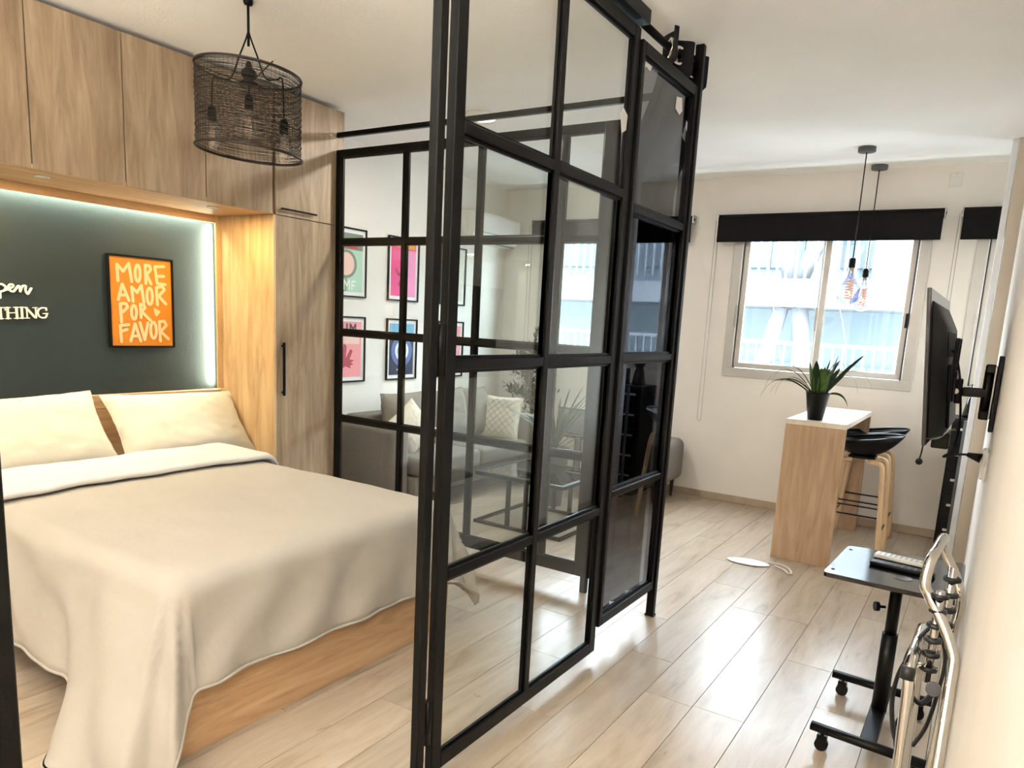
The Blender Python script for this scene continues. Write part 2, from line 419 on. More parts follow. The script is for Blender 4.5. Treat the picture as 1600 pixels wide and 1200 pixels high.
# ------------------------------------------------------------------ overhead cabinets, wardrobe, niche
XC = -4.03
seams = [0.42, 0.89, 1.36, 1.83, 2.29, 2.77, 3.25]
names = ['fourth from the wardrobe, partly cut by the frame edge', 'x']
lab = {5: 'oak overhead cabinet door directly left of the wardrobe, behind the wire lamp', 4: 'oak overhead cabinet between the wire lamp and the framed orange poster below',
       3: 'oak overhead cabinet two doors left of the wire lamp, above the wall lettering', 2: 'oak overhead cabinet at the top left edge of the photo',
       1: 'oak overhead cabinet beyond the left edge of the photo, second from the end', 0: 'oak overhead cabinet beyond the left edge, last of the row'}
for i in range(6):
    y0, y1 = seams[i], seams[i+1]
    t = thing('overhead_cabinet', lab[i], 'cabinet', (XC-0.3, (y0+y1)/2, 2.2), 'oak cabinets above the bed')
    box(XL+0.001, XC-0.024, y0+0.0005, y1-0.0005, 2.225, 2.97).build('carcass', OAK_V, t)
    box(XC-0.020, XC, y0+0.0032, y1-0.0032, 2.203, 2.972).build('door', OAK_V, t, bevel=0.001)
t = thing('niche_ceiling_board', 'warm lit oak board under the overhead cabinets with a light strip', 'board', (-4.3, 1.8, 2.2))
box(XL+0.002, XC-0.004, 0.42, 3.2495, 2.200, 2.2245).build('panel', OAK_H, t, bevel=0.001)
for y in PUCKS: MB().lathe([(0.036, 0.0075), (0.036, 0.002), (0.027, 0.001), (0.026, 0.006)], (-4.20, y, 2.192), 20).build('puck_light', WHITEP, t)
box(XL+0.075, XL+0.09, 0.42, 3.205, 2.150, 2.1995).build('lip', OAK_H, t, bevel=0.001)
box(XL+0.030, XL+0.066, 0.45, 3.2, 2.189, 2.1995).build('light_strip', LED, t)
t = thing('wardrobe', 'tall narrow oak wardrobe right of the bed with black bar handles', 'wardrobe', (XC-0.3, 3.55, 0))
box(XL+0.002, XC-0.003, 3.2505, 3.268, 0.0, 2.2).build('side_panel', OAK_N, t, bevel=0.001)
box(XL+0.002, XC-0.024, 3.2685, 3.862, 0.0, 2.97).build('carcass', OAK_V, t, bevel=0.001)
box(XC-0.002, XC+0.0015, 3.2505, 3.2685, 0.0, 2.199).build('edge_strip', OAK_LEG, t)
box(XL+0.075, XL+0.09, 3.206, 3.25, 1.02, 2.1995).build('lip', OAK_N, t, bevel=0.001)
box(XL+0.030, XL+0.066, 3.239, 3.2495, 1.03, 2.185).build('light_strip', LED, t)
d = box(XC-0.020, XC, 3.271, 3.864, 0.06, 2.197).build('door', OAK_V, t, bevel=0.001)
h = MB().box(XC+0.016, XC+0.026, 3.308, 3.328, 1.015, 1.375).box(XC+0.0, XC+0.017, 3.311, 3.325, 1.03, 1.045).box(XC+0.0, XC+0.017, 3.311, 3.325, 1.345, 1.36)
h.build('handle', BLACKP, d, bevel=0.002)
d = box(XC-0.020, XC, 3.271, 3.864, 2.203, 2.972).build('door', OAK_V, t, bevel=0.001)
h = MB().box(XC+0.016, XC+0.024, 3.30, 3.60, 2.236, 2.248).box(XC+0.0, XC+0.017, 3.31, 3.325, 2.238, 2.246).box(XC+0.0, XC+0.017, 3.575, 3.59, 2.238, 2.246)
h.build('handle', BLACKP, d, bevel=0.002)
t = thing('niche_back_panel', 'dark green painted panel behind the bed head', 'panel', (XL, 1.8, 1.0))
box(XL+0.001, XL+0.010, 0.42, 3.2495, 0.3, 2.1995).build('panel', GREEN, t)

# wall lettering
def wallmap(X, Y, d):
    nx, ny = X/12, 420+Y/12
    return Vector((XL+0.022+d, 1.903+0.00335*nx, 1.575-0.0035*(ny-465)+0.0002*nx))
w = MB()
pen = [[(-60, 330), (-20, 292), (40, 292), (98, 345), (70, 405), (0, 428), (-10, 470), (-12, 540)], [(70, 400), (140, 385), (222, 335), (225, 300), (185, 292), (150, 330), (165, 400), (225, 428), (280, 370), (330, 318), (345, 380), (350, 425), (375, 360), (415, 315), (455, 325), (445, 400), (470, 455), (495, 462), (555, 365)]]
strokes(w, [[tuple(p[:2]) for p in smooth_path([(a, b_, 0) for a, b_ in l], 3)] for l in pen], 34, wallmap, (0.012, 0, 0))
tag(w.build('wall_lettering', SIGNW), 'cream handwritten script letters pen on the dark green wall', 'sign')
w = MB()
thick_ = [[(-22, 730), (-22, 930)], [(105, 730), (105, 930)], [(265, 730), (265, 930)], [(360, 730), (360, 930)], [(440, 735), (600, 925)]]
thin_ = [[(-70, 725), (58, 725)], [(-70, 725), (-75, 770)], [(58, 725), (62, 775)], [(-60, 932), (16, 932)], [(75, 725), (148, 725)], [(215, 725), (305, 725)], [(65, 932), (150, 932)], [(220, 932), (310, 932)], [(105, 825), (265, 825)],
         [(325, 725), (400, 725)], [(325, 932), (400, 932)], [(448, 735), (452, 932)], [(415, 932), (490, 932)], [(616, 735), (620, 938)], [(570, 735), (645, 735)], [(410, 728), (455, 728)], [(755, 852), (842, 852)]]
G_ = [[(815, 790), (812, 745), (770, 740), (730, 740), (670, 770), (648, 835), (670, 905), (730, 935), (790, 930), (815, 900), (820, 852)]]
strokes(w, thick_, 34, wallmap, (0.012, 0, 0)); strokes(w, thin_, 15, lambda a, b_, d: wallmap(a, b_, d+0.001), (0.012, 0, 0)); strokes(w, G_, 24, lambda a, b_, d: wallmap(a, b_, d+0.002), (0.012, 0, 0))
tag(w.build('wall_lettering', SIGNW), 'cream serif capital letters THING on the dark green wall', 'sign')

def framed(name, label, x, y0, y1, z0, z1, fw, mat_in, frame_mat=BLACKP, matw=0, depth=0.02, cat='poster', group=None):
    t = thing(name, label, cat, (x, (y0+y1)/2, (z0+z1)/2), group)
    f = MB(); f.box(x, x+depth, y0, y0+fw, z0, z1).box(x, x+depth, y1-fw, y1, z0, z1).box(x, x+depth, y0+fw, y1-fw, z0, z0+fw).box(x, x+depth, y0+fw, y1-fw, z1-fw, z1)
    f.build('frame', frame_mat, t, bevel=0.0015)
    if matw:
        box(x+0.002, x+0.006, y0+fw, y1-fw, z0+fw, z1-fw).build('mount', PAPER, t)
    p = box(x+0.004, x+0.0085, y0+fw+matw, y1-fw-matw, z0+fw+matw, z1-fw-matw).build('print', mat_in, t)
    return t, p
t, p = framed('framed_poster', 'orange MORE AMOR POR FAVOR poster in black frame on green wall', XL+0.011, 2.492, 2.925, 1.302, 1.877, 0.012, ORANGE, depth=0.022)
def pmap(X, Y, d):
    u = (X-100)/(800-100); top = 90+70*u; bot = 1100-5*u; vv = (Y-top)/(bot-top)
    return Vector((XL+0.0205+d, 2.504+u*(2.913-2.504), 1.865-vv*(1.865-1.314)))
ST = [[(195, 370), (190, 190), (255, 265), (318, 180), (345, 380)], ell(413, 288, 28, 92), [(503, 400), (500, 200), (550, 205), (565, 245), (515, 305), (562, 405)], [(632, 395), (612, 215), (715, 215)], [(625, 320), (712, 322)], [(635, 402), (728, 412)],
      [(190, 580), (238, 408), (305, 590)], [(205, 530), (280, 530)], [(350, 600), (340, 440), (398, 500), (448, 420), (472, 612)], ell(540, 542, 32, 92), [(628, 636), (620, 445), (690, 432), (715, 470), (645, 540), (728, 628)],
      [(215, 832), (208, 625), (270, 625), (288, 665), (225, 725)], ell(355, 722, 28, 78), [(433, 780), (430, 630), (470, 640), (480, 672), (440, 712), (540, 812)], [(596, 690), (612, 748), (640, 716), (612, 705)],
      [(205, 1055), (197, 872), (292, 860)], [(200, 940), (272, 915)], [(308, 1045), (362, 852), (420, 1045)], [(325, 990), (400, 990)], [(418, 838), (466, 1030), (508, 838)], ell(570, 922, 34, 92), [(648, 1042), (640, 825), (700, 820), (725, 865), (655, 935), (745, 1018)]]
strokes(MB(), ST, 34, pmap, (0.0008, 0, 0)).build('lettering', PEACH, p)

# ------------------------------------------------------------------ bed
bed = thing('bed', 'low oak storage bed frame standing in the lit niche', 'bed', (-3.4, 2.1, 0))
box(-2.245, -2.22, 1.375, 2.862, 0.0, 0.36).build('foot_panel', OAK_H, bed, bevel=0.002)
box(-2.62, -2.22, 1.345, 1.372, 0.0, 0.38).build('corner_leg', OAK_N, bed, bevel=0.002)
box(-2.245, -2.212, 2.864, 2.888, 0.0, 0.38).build('corner_leg', OAK_N, bed, bevel=0.002)
box(-4.60, -2.625, 1.36, 1.38, 0.14, 0.38).build('side_rail', OAK_N, bed, bevel=0.002)
box(-4.60, -2.25, 2.858, 2.882, 0.02, 0.38).build('side_rail', OAK_N, bed, bevel=0.002)
box(XL+0.012, -4.605, 0.9, 3.249, 0.02, 0.925).build('headboard', OAK_H, bed, bevel=0.002)
box(XL+0.012, -4.60, 0.9, 3.249, 0.927, 1.010).build('headboard_cap', OAK_H, bed, bevel=0.002)
box(-4.60, -2.25, 1.385, 2.855, 0.30, 0.34).build('slat_base', OAK_H, bed)
mt = box(-4.598, -2.27, 1.37, 2.87, 0.345, 0.60)
mt.build('mattress', SHEET, bed, bevel=0.05, seg=4)

def hn(x, y, s=1.0, seed=0):
    from mathutils import noise as N
    return N.noise(Vector((x*s, y*s, seed)))
def corner_drop(px, near):
    k = max(0, min(1, (px+2.85)/0.35)); return k*k*(3-2*k)
def drape(px, py, extra=0.0, foot=-2.28, near=1.42, far=2.83, top=0.665, flare_far=0.3):
    ex = max(0, px-foot); e1 = max(0, near-py); e2 = max(0, py-far); ey = e1 if e1 > 0 else e2
    d = math.hypot(ex, ey); r = 0.085+extra*0.5
    sgn = -1 if e1 > 0 else 1
    bx, by = min(px, foot), min(max(py, near), far)
    # puffed top
    cx = (px+3.2)/1.0; cy = (py-2.12)/0.75
    puff = 0.028*math.exp(-(cx*cx+cy*cy)*0.6)+0.012*hn(px, py, 2.2, 1)+0.005*hn(px, py, 6, 3)
    if d < 1e-6: return Vector((bx, by, top+extra+puff))
    ux, uy = ex/d, sgn*ey/d
    if e1 > 0: d += 0.24*corner_drop(px, near)*min(1, e1/0.42)*(ey/(d+1e-6))**1.6
    fl = 0.10+0.30*corner_drop(px, near)*(ey/(math.hypot(ex, ey)+1e-6)) if e2 == 0 else 0.10+flare_far*min(1, ey/(ey+ex+1e-6)+0.3)
    if d < r*PI/2: h, dz = r*math.sin(d/r), r*(1-math.cos(d/r))
    else:
        q = d-r*PI/2; h, dz = r+fl*q, r+q*math.sqrt(max(0.05, 1-fl*fl))
    corner = min(ex, ey)/(d+1e-6)
    ang = math.atan2(ey, ex)
    fold = (0.05*corner*math.sin(ang*11+0.7)+0.018*corner*math.sin(ang*23))*min(1, dz/0.25) + 0.012*hn(px*1.0, py*1.0, 7, 5)*min(1, dz/0.2) + 0.010*math.sin(py*17+px*13+2*hn(px, py, 3))*min(1, dz/0.3)
    h += fold+extra*0.5
    return Vector((bx+ux*h, by+uy*h, max(0.03, top+extra+puff-dz)))
x0, x1, y0, y1 = -4.02, -1.84, 0.87, 3.26
def top_fn(u, v): return drape(x0+(x1-x0)*u, y0+(y1-y0)*v)
def bot_fn(u, v):
    p = top_fn(u, v); px = x0+(x1-x0)*u; py = y0+(y1-y0)*v
    q = drape(min(px, x1-0.001), py, -0.022); return q
d = MB(); N1, N2 = 110, 110
d.grid(top_fn, N1, N2); d.grid(bot_fn, N1, N2)
w_ = N1+1; n_ = w_*(N2+1)
border = [i for i in range(w_)] + [j*w_+N1 for j in range(1, N2+1)] + [N2*w_+i for i in range(N1-1, -1, -1)] + [j*w_ for j in range(N2-1, 0, -1)]
for a in range(len(border)):
    i, j = border[a], border[(a+1) % len(border)]
    d.f.append((i, j, j+n_, i+n_)); d.sm.append(True)
dv = thing('duvet', 'cream linen duvet hanging over the foot of the bed', 'duvet', (-3.0, 2.1, 0.6))
d.build('cover', LINEN, dv)
# piped hem
hem = []
for k in range(0, 101): hem.append(top_fn(0.02+0.98*k/100, 0) )
for k in range(1, 101): hem.append(top_fn(1, k/100))
for k in range(1, 60): hem.append(top_fn(1-k/100, 1))
MB().tube([p-Vector((0, 0, 0.008)) for p in hem], 0.007, 5).build('hem', LINEN, dv)
# turned back band
def band(u, v):
    a = 2*PI*u; py = 1.0+(3.24-1.0)*v
    cxx = -3.86; wx = 0.26
    sx = math.copysign(abs(math.cos(a))**0.45, math.cos(a)); sz = math.copysign(abs(math.sin(a))**0.7, math.sin(a))
    px = cxx+wx*sx+0.02*hn(py, 0, 2.5)
    base = drape(px, py, 0.03, foot=5)
    return base+Vector((0, 0, 0.028*sz+0.004*hn(px, py, 9)))
bd = MB().grid(band, 36, 90, closed_u=True)
bd.f.append(tuple(range(35, -1, -1))); bd.sm.append(True); bd.f.append(tuple(90*36+k for k in range(36))); bd.sm.append(True)
bd.build('turned_back_edge', SHEET, dv)

def pillow(name, label, c, L, Hh, T_, rot, mat, pinch=0.06, seed=0, cat='pillow', group=None, parent=None, flange=0.0):
    Mx = Matrix.Translation(Vector(c)) @ rot
    mb = MB(); n = 34
    def pt(u, v, s):
        a, b_ = u*2-1, v*2-1
        px = a*(1-pinch*(1-a*a*0.0)*(1-(b_*b_)**1.0)*abs(a)**3)*L/2; py = b_*(1-pinch*(1-a*a)*abs(b_)**3)*Hh/2
        th = max(0, (1-abs(a)**3.2))**0.62*max(0, (1-abs(b_)**3.2))**0.62
        z = s*T_/2*th*(1+0.12*hn(a*1.5, b_*1.5, 1.3, seed))+0.006*hn(a*4, b_*4, 1.5, seed+s)
        return Mx @ Vector((px, py, z))
    mb.grid(lambda u, v: pt(u, v, 1), n, n); mb.grid(lambda u, v: pt(u, v, -1), n, n)
    w2 = n+1; n2 = w2*w2
    br = [i for i in range(w2)] + [j*w2+n for j in range(1, w2)] + [n*w2+i for i in range(n-1, -1, -1)] + [j*w2 for j in range(n-1, 0, -1)]
    for a in range(len(br)):
        i, j = br[a], br[(a+1) % len(br)]; mb.f.append((i, j, j+n2, i+n2)); mb.sm.append(True)
    t = thing(name, label, cat, c, group)
    o = mb.build('cover', mat, t)
    edge = [Mx @ Vector((0, 0, 0))]
    pts = []
    for k in range(n): pts.append(pt(k/n, 0, 1))
    for k in range(n): pts.append(pt(1, k/n, 1))
    for k in range(n): pts.append(pt(1-k/n, 1, 1))
    for k in range(n): pts.append(pt(0, 1-k/n, 1))
    MB().tube(pts, 0.004, 4, closed=True).build('piping', mat, t)
    return t
def frame_rot(ax, ay):
    ax = Vector(ax).normalized(); ay = Vector(ay); ay = (ay-ax*ay.dot(ax)).normalized(); az = ax.cross(ay)
    m_ = Matrix.Identity(4)
    for i in range(3): m_[i][0], m_[i][1], m_[i][2] = ax[i], ay[i], az[i]
    return m_
pillow('bed_pillow', 'cream bed pillow on the right half of the headboard, beside the wardrobe', (-4.37, 2.80, 0.815), 0.90, 0.50, 0.20, frame_rot((0.02, 1, -0.02), (-0.62, 0, 0.78)), LINENP, seed=3, group='bed pillows')
pillow('bed_pillow', 'cream bed pillow at the left edge of the photo below the lettering', (-4.34, 1.84, 0.83), 0.92, 0.52, 0.22, frame_rot((-0.02, 1, 0.03), (-0.60, 0, 0.80)), LINENP, seed=8, group='bed pillows')

# ------------------------------------------------------------------ steel and glass partitions
def partition(name, label, axis, c, a0, a1, z0, z1, stile, rail_t, rail_b, verts, horis, bar, depth, glass, foot=None, last=None, glass_off=-0.012, skip_pane=()):
    """axis 'y': plane X=c with a=Y;  axis 'x': plane Y=c with a=X"""
    mid = (a0+a1)/2
    t = thing(name, label, 'partition', (c, mid, 0) if axis == 'y' else (mid, c, 0))
    def bx(p0, p1, q0, q1, d0=-depth/2, d1=depth/2):
        return box(c+d0, c+d1, p0, p1, q0, q1) if axis == 'y' else box(p0, p1, c+d0, c+d1, q0, q1)
    sl = stile if isinstance(stile, tuple) else (stile, stile)
    bx(a0, a0+sl[0], z0, z1).build('stile', BLACKM, t, bevel=0.003); bx(a1-sl[1], a1, z0, z1).build('stile', BLACKM, t, bevel=0.003)
    bx(a0+sl[0], a1-sl[1], z1-rail_t, z1).build('rail', BLACKM, t, bevel=0.003); bx(a0+sl[0], a1-sl[1], z0, z0+rail_b).build('rail', BLACKM, t, bevel=0.003)
    for v_ in verts: bx(v_-bar/2, v_+bar/2, z0+rail_b, z1-rail_t).build('glazing_bar', BLACKM, t, bevel=0.003)
    va = [a0+sl[0]] + [q for v_ in verts for q in (v_-bar/2, v_+bar/2)] + [a1-sl[1]]
    hz = [z0+rail_b] + [q for h_ in horis for q in (h_-bar/2, h_+bar/2)] + [z1-rail_t]
    for i in range(0, len(va), 2):
        for h_ in horis:
            g = MB()
            for zz, dd in ((h_, depth/2),):
                m2 = bx(va[i], va[i+1], h_-bar/2, h_+bar/2)
                m2.build('glazing_bar', BLACKM, t, bevel=0.003)
    for i in range(0, len(va), 2):
        for j in range(0, len(hz), 2):
            gl = glass
            bx(va[i]-0.004, va[i+1]+0.004, hz[j]-0.004, hz[j+1]+0.004, glass_off-0.002, glass_off+0.002).build('pane', gl, t)
            # slim glazing beads around the pane on the front
            q = 0.010
            bm_ = MB()
            for (p0, p1, q0, q1) in ((va[i], va[i+1], hz[j], hz[j]+q), (va[i], va[i+1], hz[j+1]-q, hz[j+1]), (va[i], va[i]+q, hz[j]+q, hz[j+1]-q), (va[i+1]-q, va[i+1], hz[j]+q, hz[j+1]-q)):
                e = bx(p0, p1, q0, q1, glass_off+0.003, glass_off+0.014); bm_.v, bm_.f, bm_.sm = bm_.v, bm_.f, bm_.sm
                bm_.add(e.v, e.f)
            bm_.build('bead', BLACKM, t)
    return t
XP = -1.416
leaf = partition('glass_door', 'tall black steel door of eight clear panes, nearest in the centre', 'y', XP-0.016, 1.793, 3.030, 0.045, 2.84, (0.052, 0.055), 0.05, 0.055, [2.405], [2.165, 1.455, 0.755], 0.036, 0.032, GLASS, glass_off=-0.010)
far_panel = partition('tinted_glass_panel', 'narrow black steel panel of four dark tinted panes beyond the clear door', 'y', XP-0.005, 3.036, 3.715, 0.165, 2.80, (0.03, 0.032), 0.05, 0.05, [], [2.12, 1.46, 0.82], 0.034, 0.034, FILM)
# scraps of torn white film on the panes
for pts in ([(3.075, 2.70), (3.075, 2.752), (3.20, 2.748), (3.175, 2.715), (3.13, 2.722), (3.105, 2.70)], [(3.50, 2.645), (3.505, 2.70), (3.575, 2.712), (3.59, 2.655), (3.555, 2.63)], [(3.655, 2.60), (3.66, 2.63), (3.68, 2.62), (3.675, 2.58)]):
    MB().poly([(XP-0.013, y, z) for y, z in pts], (0.0006, 0, 0)).build('torn_film_scrap', PAPER, far_panel)
MB().poly([(XP-0.008, y, z) for y, z in [(2.90, 2.47), (2.93, 2.50), (2.97, 2.48), (2.965, 2.42), (2.925, 2.40)]], (0.0006, 0, 0)).build('tape_scrap', WHITEP, leaf)
# posts
def post(label, x, y0, y1, z1=3.0, wdt=0.05, name='steel_post'):
    t = thing(name, label, 'post', (x, (y0+y1)/2, 0), 'black steel posts of the partition')
    box(x-wdt/2, x+wdt/2, y0, y1, 0.0, z1).build('shaft', BLACKM, t, bevel=0.003)
    box(x-wdt/2-0.004, x+wdt/2+0.004, y0-0.004, y1+0.004, 0.0, 0.012).build('foot_plate', BLACKM, t, bevel=0.002)
    return t
hp = post('black steel hinge post left of the clear glass door, floor to ceiling', XP-0.016, 1.715, 1.752, wdt=0.032)
for z in (0.17, 1.42, 2.55):
    MB().tube([(XP-0.008, 1.7725, z), (XP-0.008, 1.7725, z+0.16)], 0.013, 10).build('hinge', BLACKM, hp)
post('slim black steel post at the far end beyond the tinted panel', XP, 3.718, 3.752, wdt=0.045)
post('black steel post in the bottom left corner of the photo', XP, 0.46, 0.556, wdt=0.05)
# header beam above the door and curtain rail
t = thing('header_beam', 'black steel beam running above the clear glass door', 'beam', (XP, 2.4, 2.9))
box(XP-0.03, XP+0.03, 1.70, 3.05, 2.855, 2.912).build('beam', BLACKM, t, bevel=0.003)
box(XP-0.03, XP+0.03, 0.50, 1.69, 2.855, 2.912).build('beam', BLACKM, t, bevel=0.003)
cr = thing('curtain_rod', 'black rod carrying the eyelet curtain above the tinted panel', 'rod', (XP-0.03, 3.4, 2.88))
MB().tube([(XP-0.03, 3.02, 2.888), (XP-0.03, 3.742, 2.888)], 0.017, 14).build('rod', BLACKM, cr)
MB().tube([(XP-0.03, 3.742, 2.888), (XP-0.03, 3.775, 2.888)], 0.024, 14).build('finial', BLACKM, cr)
# curtain
cu = thing('eyelet_curtain', 'black eyelet curtain bunched behind the tinted glass panel', 'curtain', (XP-0.06, 3.45, 1.5))
def curt(u, v):
    z = 0.16+(2.955-0.16)*v
    k = max(0, min(1, (z-2.25)/0.6)); k = k*k*(3-2*k)
    a, bb = 3.06+0.28*k, 3.74+0.07*k
    y = a+(bb-a)*u
    amp = 0.030+0.026*k
    n = 7-2.5*k
    x = XP-0.085+0.058*k + amp*math.sin(u*PI*n+0.9+(1-k)*0.7*hn(u*6, z, 0.6)) + (1-k)*0.006*hn(u*9, z*2, 1)
    if k < 0.98: x = min(x, XP-0.036)
    return Vector((x, y+0.012*math.sin(z*3+u*9)*(1-k), z))
c_ = MB().grid(curt, 120, 60); co = c_.build('cloth', FABBLK, cu)
md = co.modifiers.new('thick', 'SOLIDIFY'); md.thickness = 0.003
for y, th in ((3.414, -52), (3.519, 52), (3.623, -52), (3.728, 52)):
    prof = [(0.037+0.009*math.cos(a*PI/6), 0.008*math.sin(a*PI/6)) for a in range(13)]
    MB().lathe(prof, (XP-0.028, y, 2.888), 24, Matrix.Rotation(math.radians(th), 4, 'Z') @ Matrix.Rotation(PI/2, 4, 'X')).build('eyelet', CHROME, cu)

# side partition, plane Y = 3.80
sp = partition('side_glass_partition', 'long black steel glazed partition between the wardrobe and the sofa', 'x', 3.80, -4.022, -1.84, 0.10, 2.705, (0.05, 0.10), 0.05, 0.075, [-3.385, -2.775, -2.19], [2.085, 1.455, 0.83], 0.036, 0.04, GLASS)
box(-4.026, -1.50, 3.785, 3.815, 2.79, 2.822).build('track', BLACKM, sp, bevel=0.003)
box(-1.90, -1.86, 3.785, 3.815, 0.0, 0.10).build('foot', BLACKM, sp)
box(-4.022, -3.985, 3.785, 3.815, 0.0, 0.10).build('foot', BLACKM, sp)

# ------------------------------------------------------------------ bedroom wire lamp
LX, LY = -3.12, 2.38
lp = thing('wire_cage_pendant', 'black wire mesh drum pendant lamp hanging over the bed', 'lamp', (LX, LY, 2.98))
MB().lathe([(0.022, 0), (0.022, -0.012), (0.018, -0.022), (0.0001, -0.024)], (LX, LY, 3.0), 24).build('canopy', BLACKP, lp)
RZ0, RZ1, RR = 2.325, 2.685, 0.238
def ring(z, r, tr, n=56, jit=0):
    s_ = random.random()*6
    return [(LX+(r+jit*math.sin(5*a+s_)+jit*hn(a, z*9, 2))*math.cos(a), LY+(r+jit*math.sin(5*a+s_)+jit*hn(a, z*9, 2))*math.sin(a), z+jit*1.2*math.sin(3*a+s_)) for a in [2*PI*k/n for k in range(n)]]
MB().tube(ring(RZ1, RR, 0), 0.0055, 8, closed=True).build('top_ring', WIRE, lp)
MB().tube(ring(RZ0, RR+0.003, 0), 0.0065, 8, closed=True).build('bottom_ring', WIRE, lp)
mw = MB(); nr = 96
for i in range(nr):
    z = RZ0+(RZ1-RZ0)*(i+0.5)/nr
    mw.tube(ring(z, RR-0.004+0.005*math.sin(i*0.9), 0, 44, 0.0018), 0.00125, 3, closed=True)
for k in range(72):
    a = 2*PI*k/72
    mw.tube([(LX+(RR-0.002)*math.cos(a+0.03*math.sin(j)), LY+(RR-0.002)*math.sin(a+0.03*math.sin(j)), RZ0+(RZ1-RZ0)*j/8) for j in range(9)], 0.0007, 3, caps=False)
o = mw.build('wire_mesh', WIRE, lp); o['kind'] = 'stuff'
for c_ in lp.children:
    if c_.type == 'MESH':
        for v_ in c_.data.vertices: v_.co.z -= 0.055*(v_.co.x*0.842+v_.co.y*0.539)
MB().tube([(LX, LY, 2.98), (LX, LY, 2.80)], 0.006, 6).build('cord', BLACKP, lp)
MB().lathe([(0.008, 0.10), (0.014, 0.085), (0.016, 0.07), (0.03, 0.06), (0.037, 0.045), (0.03, 0.03), (0.024, 0.02), (0.026, 0.012), (0.045, 0.004), (0.045, -0.006), (0.001, -0.008)], (LX, LY, 2.635), 20).build('hub', BLACKP, lp)
sp_ = MB()
for k in range(3):
    a = math.radians([-12, 108, 228][k]); sp_.tube([(LX, LY, 2.633), (LX+RR*math.cos(a), LY+RR*math.sin(a), 2.69)], 0.003, 5)
sp_.build('spokes', WIRE, lp)
va = Vector((0.842, 0.539, 0))
for k, (off, zs, dz_) in enumerate((((0, 0), 2.545, 0), ((-0.185, 0.02), 2.49, 0.02), ((0.175, -0.03), 2.435, 0))):
    cx_, cy_ = LX+off[0]*va.x-off[1]*va.y, LY+off[0]*va.y+off[1]*va.x
    if k:
        sg = -1 if k == 1 else 1
        path = smooth_path([(LX, LY, 2.93), (LX+sg*0.004, LY, 2.86), (LX+(cx_-LX)*0.25, LY+(cy_-LY)*0.25, 2.755), (LX+(cx_-LX)*0.48, LY+(cy_-LY)*0.48, 2.66), (LX+(cx_-LX)*0.8, LY+(cy_-LY)*0.8, 2.655), (cx_-0.01*sg, cy_, 2.65), (cx_, cy_, zs+0.03)], 5)
    else: path = [(cx_, cy_, 2.635), (cx_, cy_, zs+0.03)]
    MB().tube(path, 0.0038, 6).build('bulb_cord', BLACKP, lp)
    so = MB().lathe([(0.006, 0.045), (0.014, 0.042), (0.020, 0.03), (0.0215, 0.0), (0.0215, -0.022), (0.001, -0.023)], (cx_, cy_, zs), 18).build('socket', BLACKP, lp)
    bp = [(0.013, -0.024), (0.015, -0.04), (0.022, -0.065), (0.030, -0.09), (0.033, -0.115), (0.028, -0.137), (0.016, -0.150), (0.0005, -0.154)]
    MB().lathe(bp, (cx_, cy_, zs), 20).build('bulb', BULB, so)
    fi = MB()
    for q in range(5):
        a = 2*PI*q/5; fi.tube([(cx_+0.004*math.cos(a), cy_+0.004*math.sin(a), zs-0.055), (cx_+0.012*math.cos(a+.6), cy_+0.012*math.sin(a+.6), zs-0.12)], 0.0006, 3)
    fi.build('filament', FILAMENT_DIM, so)

# ------------------------------------------------------------------ living room pendants
for (x, y, zs, rb, L, lbl) in ((-0.965, 6.10, 2.165, 0.095, 0.27, 'clear teardrop bulb pendant hanging lower left, nearer one before the window'), (-0.955, 6.74, 2.145, 0.092, 0.27, 'clear teardrop bulb pendant on the right, closer to the window wall')):
    t = thing('bulb_pendant', lbl, 'lamp', (x, y, 3.0), 'twin glass bulb pendants over the bar')
    MB().lathe([(0.062, 0.0), (0.062, -0.03), (0.058, -0.034), (0.001, -0.035)], (x, y, 3.0), 26).build('canopy', CONCRETE, t)
    MB().tube([(x, y, 2.966), (x, y, zs+0.03)], 0.0042, 6).build('cord', BLACKP, t)
    so = MB().lathe([(0.006, 0.045), (0.020, 0.040), (0.024, 0.03), (0.024, -0.025), (0.001, -0.026)], (x, y, zs), 20).build('socket', BLACKP, t)
    MB().lathe([(0.021, -0.0265), (0.022, -0.055), (0.021, -0.06)], (x, y, zs), 20).build('bulb_cap', STEEL, so)
    prof = [(0.022, -0.058), (0.024, -0.075), (0.036, -0.105), (0.058, -0.14), (0.082, -0.175), (rb, -0.21), (rb*0.97, -0.24), (rb*0.82, -0.27), (rb*0.55, -0.292), (rb*0.25, -0.303), (0.0005, -0.306)]
    MB().lathe(prof, (x, y, zs), 30).build('bulb', BULBT, so)
    hel = [(x+0.026*math.cos(a), y+0.026*math.sin(a), zs-0.12-0.14*a/(2*PI*7)) for a in [k*0.35 for k in range(int(2*PI*7/0.35))]]
    MB().tube(hel, 0.0045, 5).build('filament', FILAMENT, so)
    MB().tube([(x, y, zs-0.06), (x, y, zs-0.27)], 0.004, 6).build('glass_stem', BULBT, so)

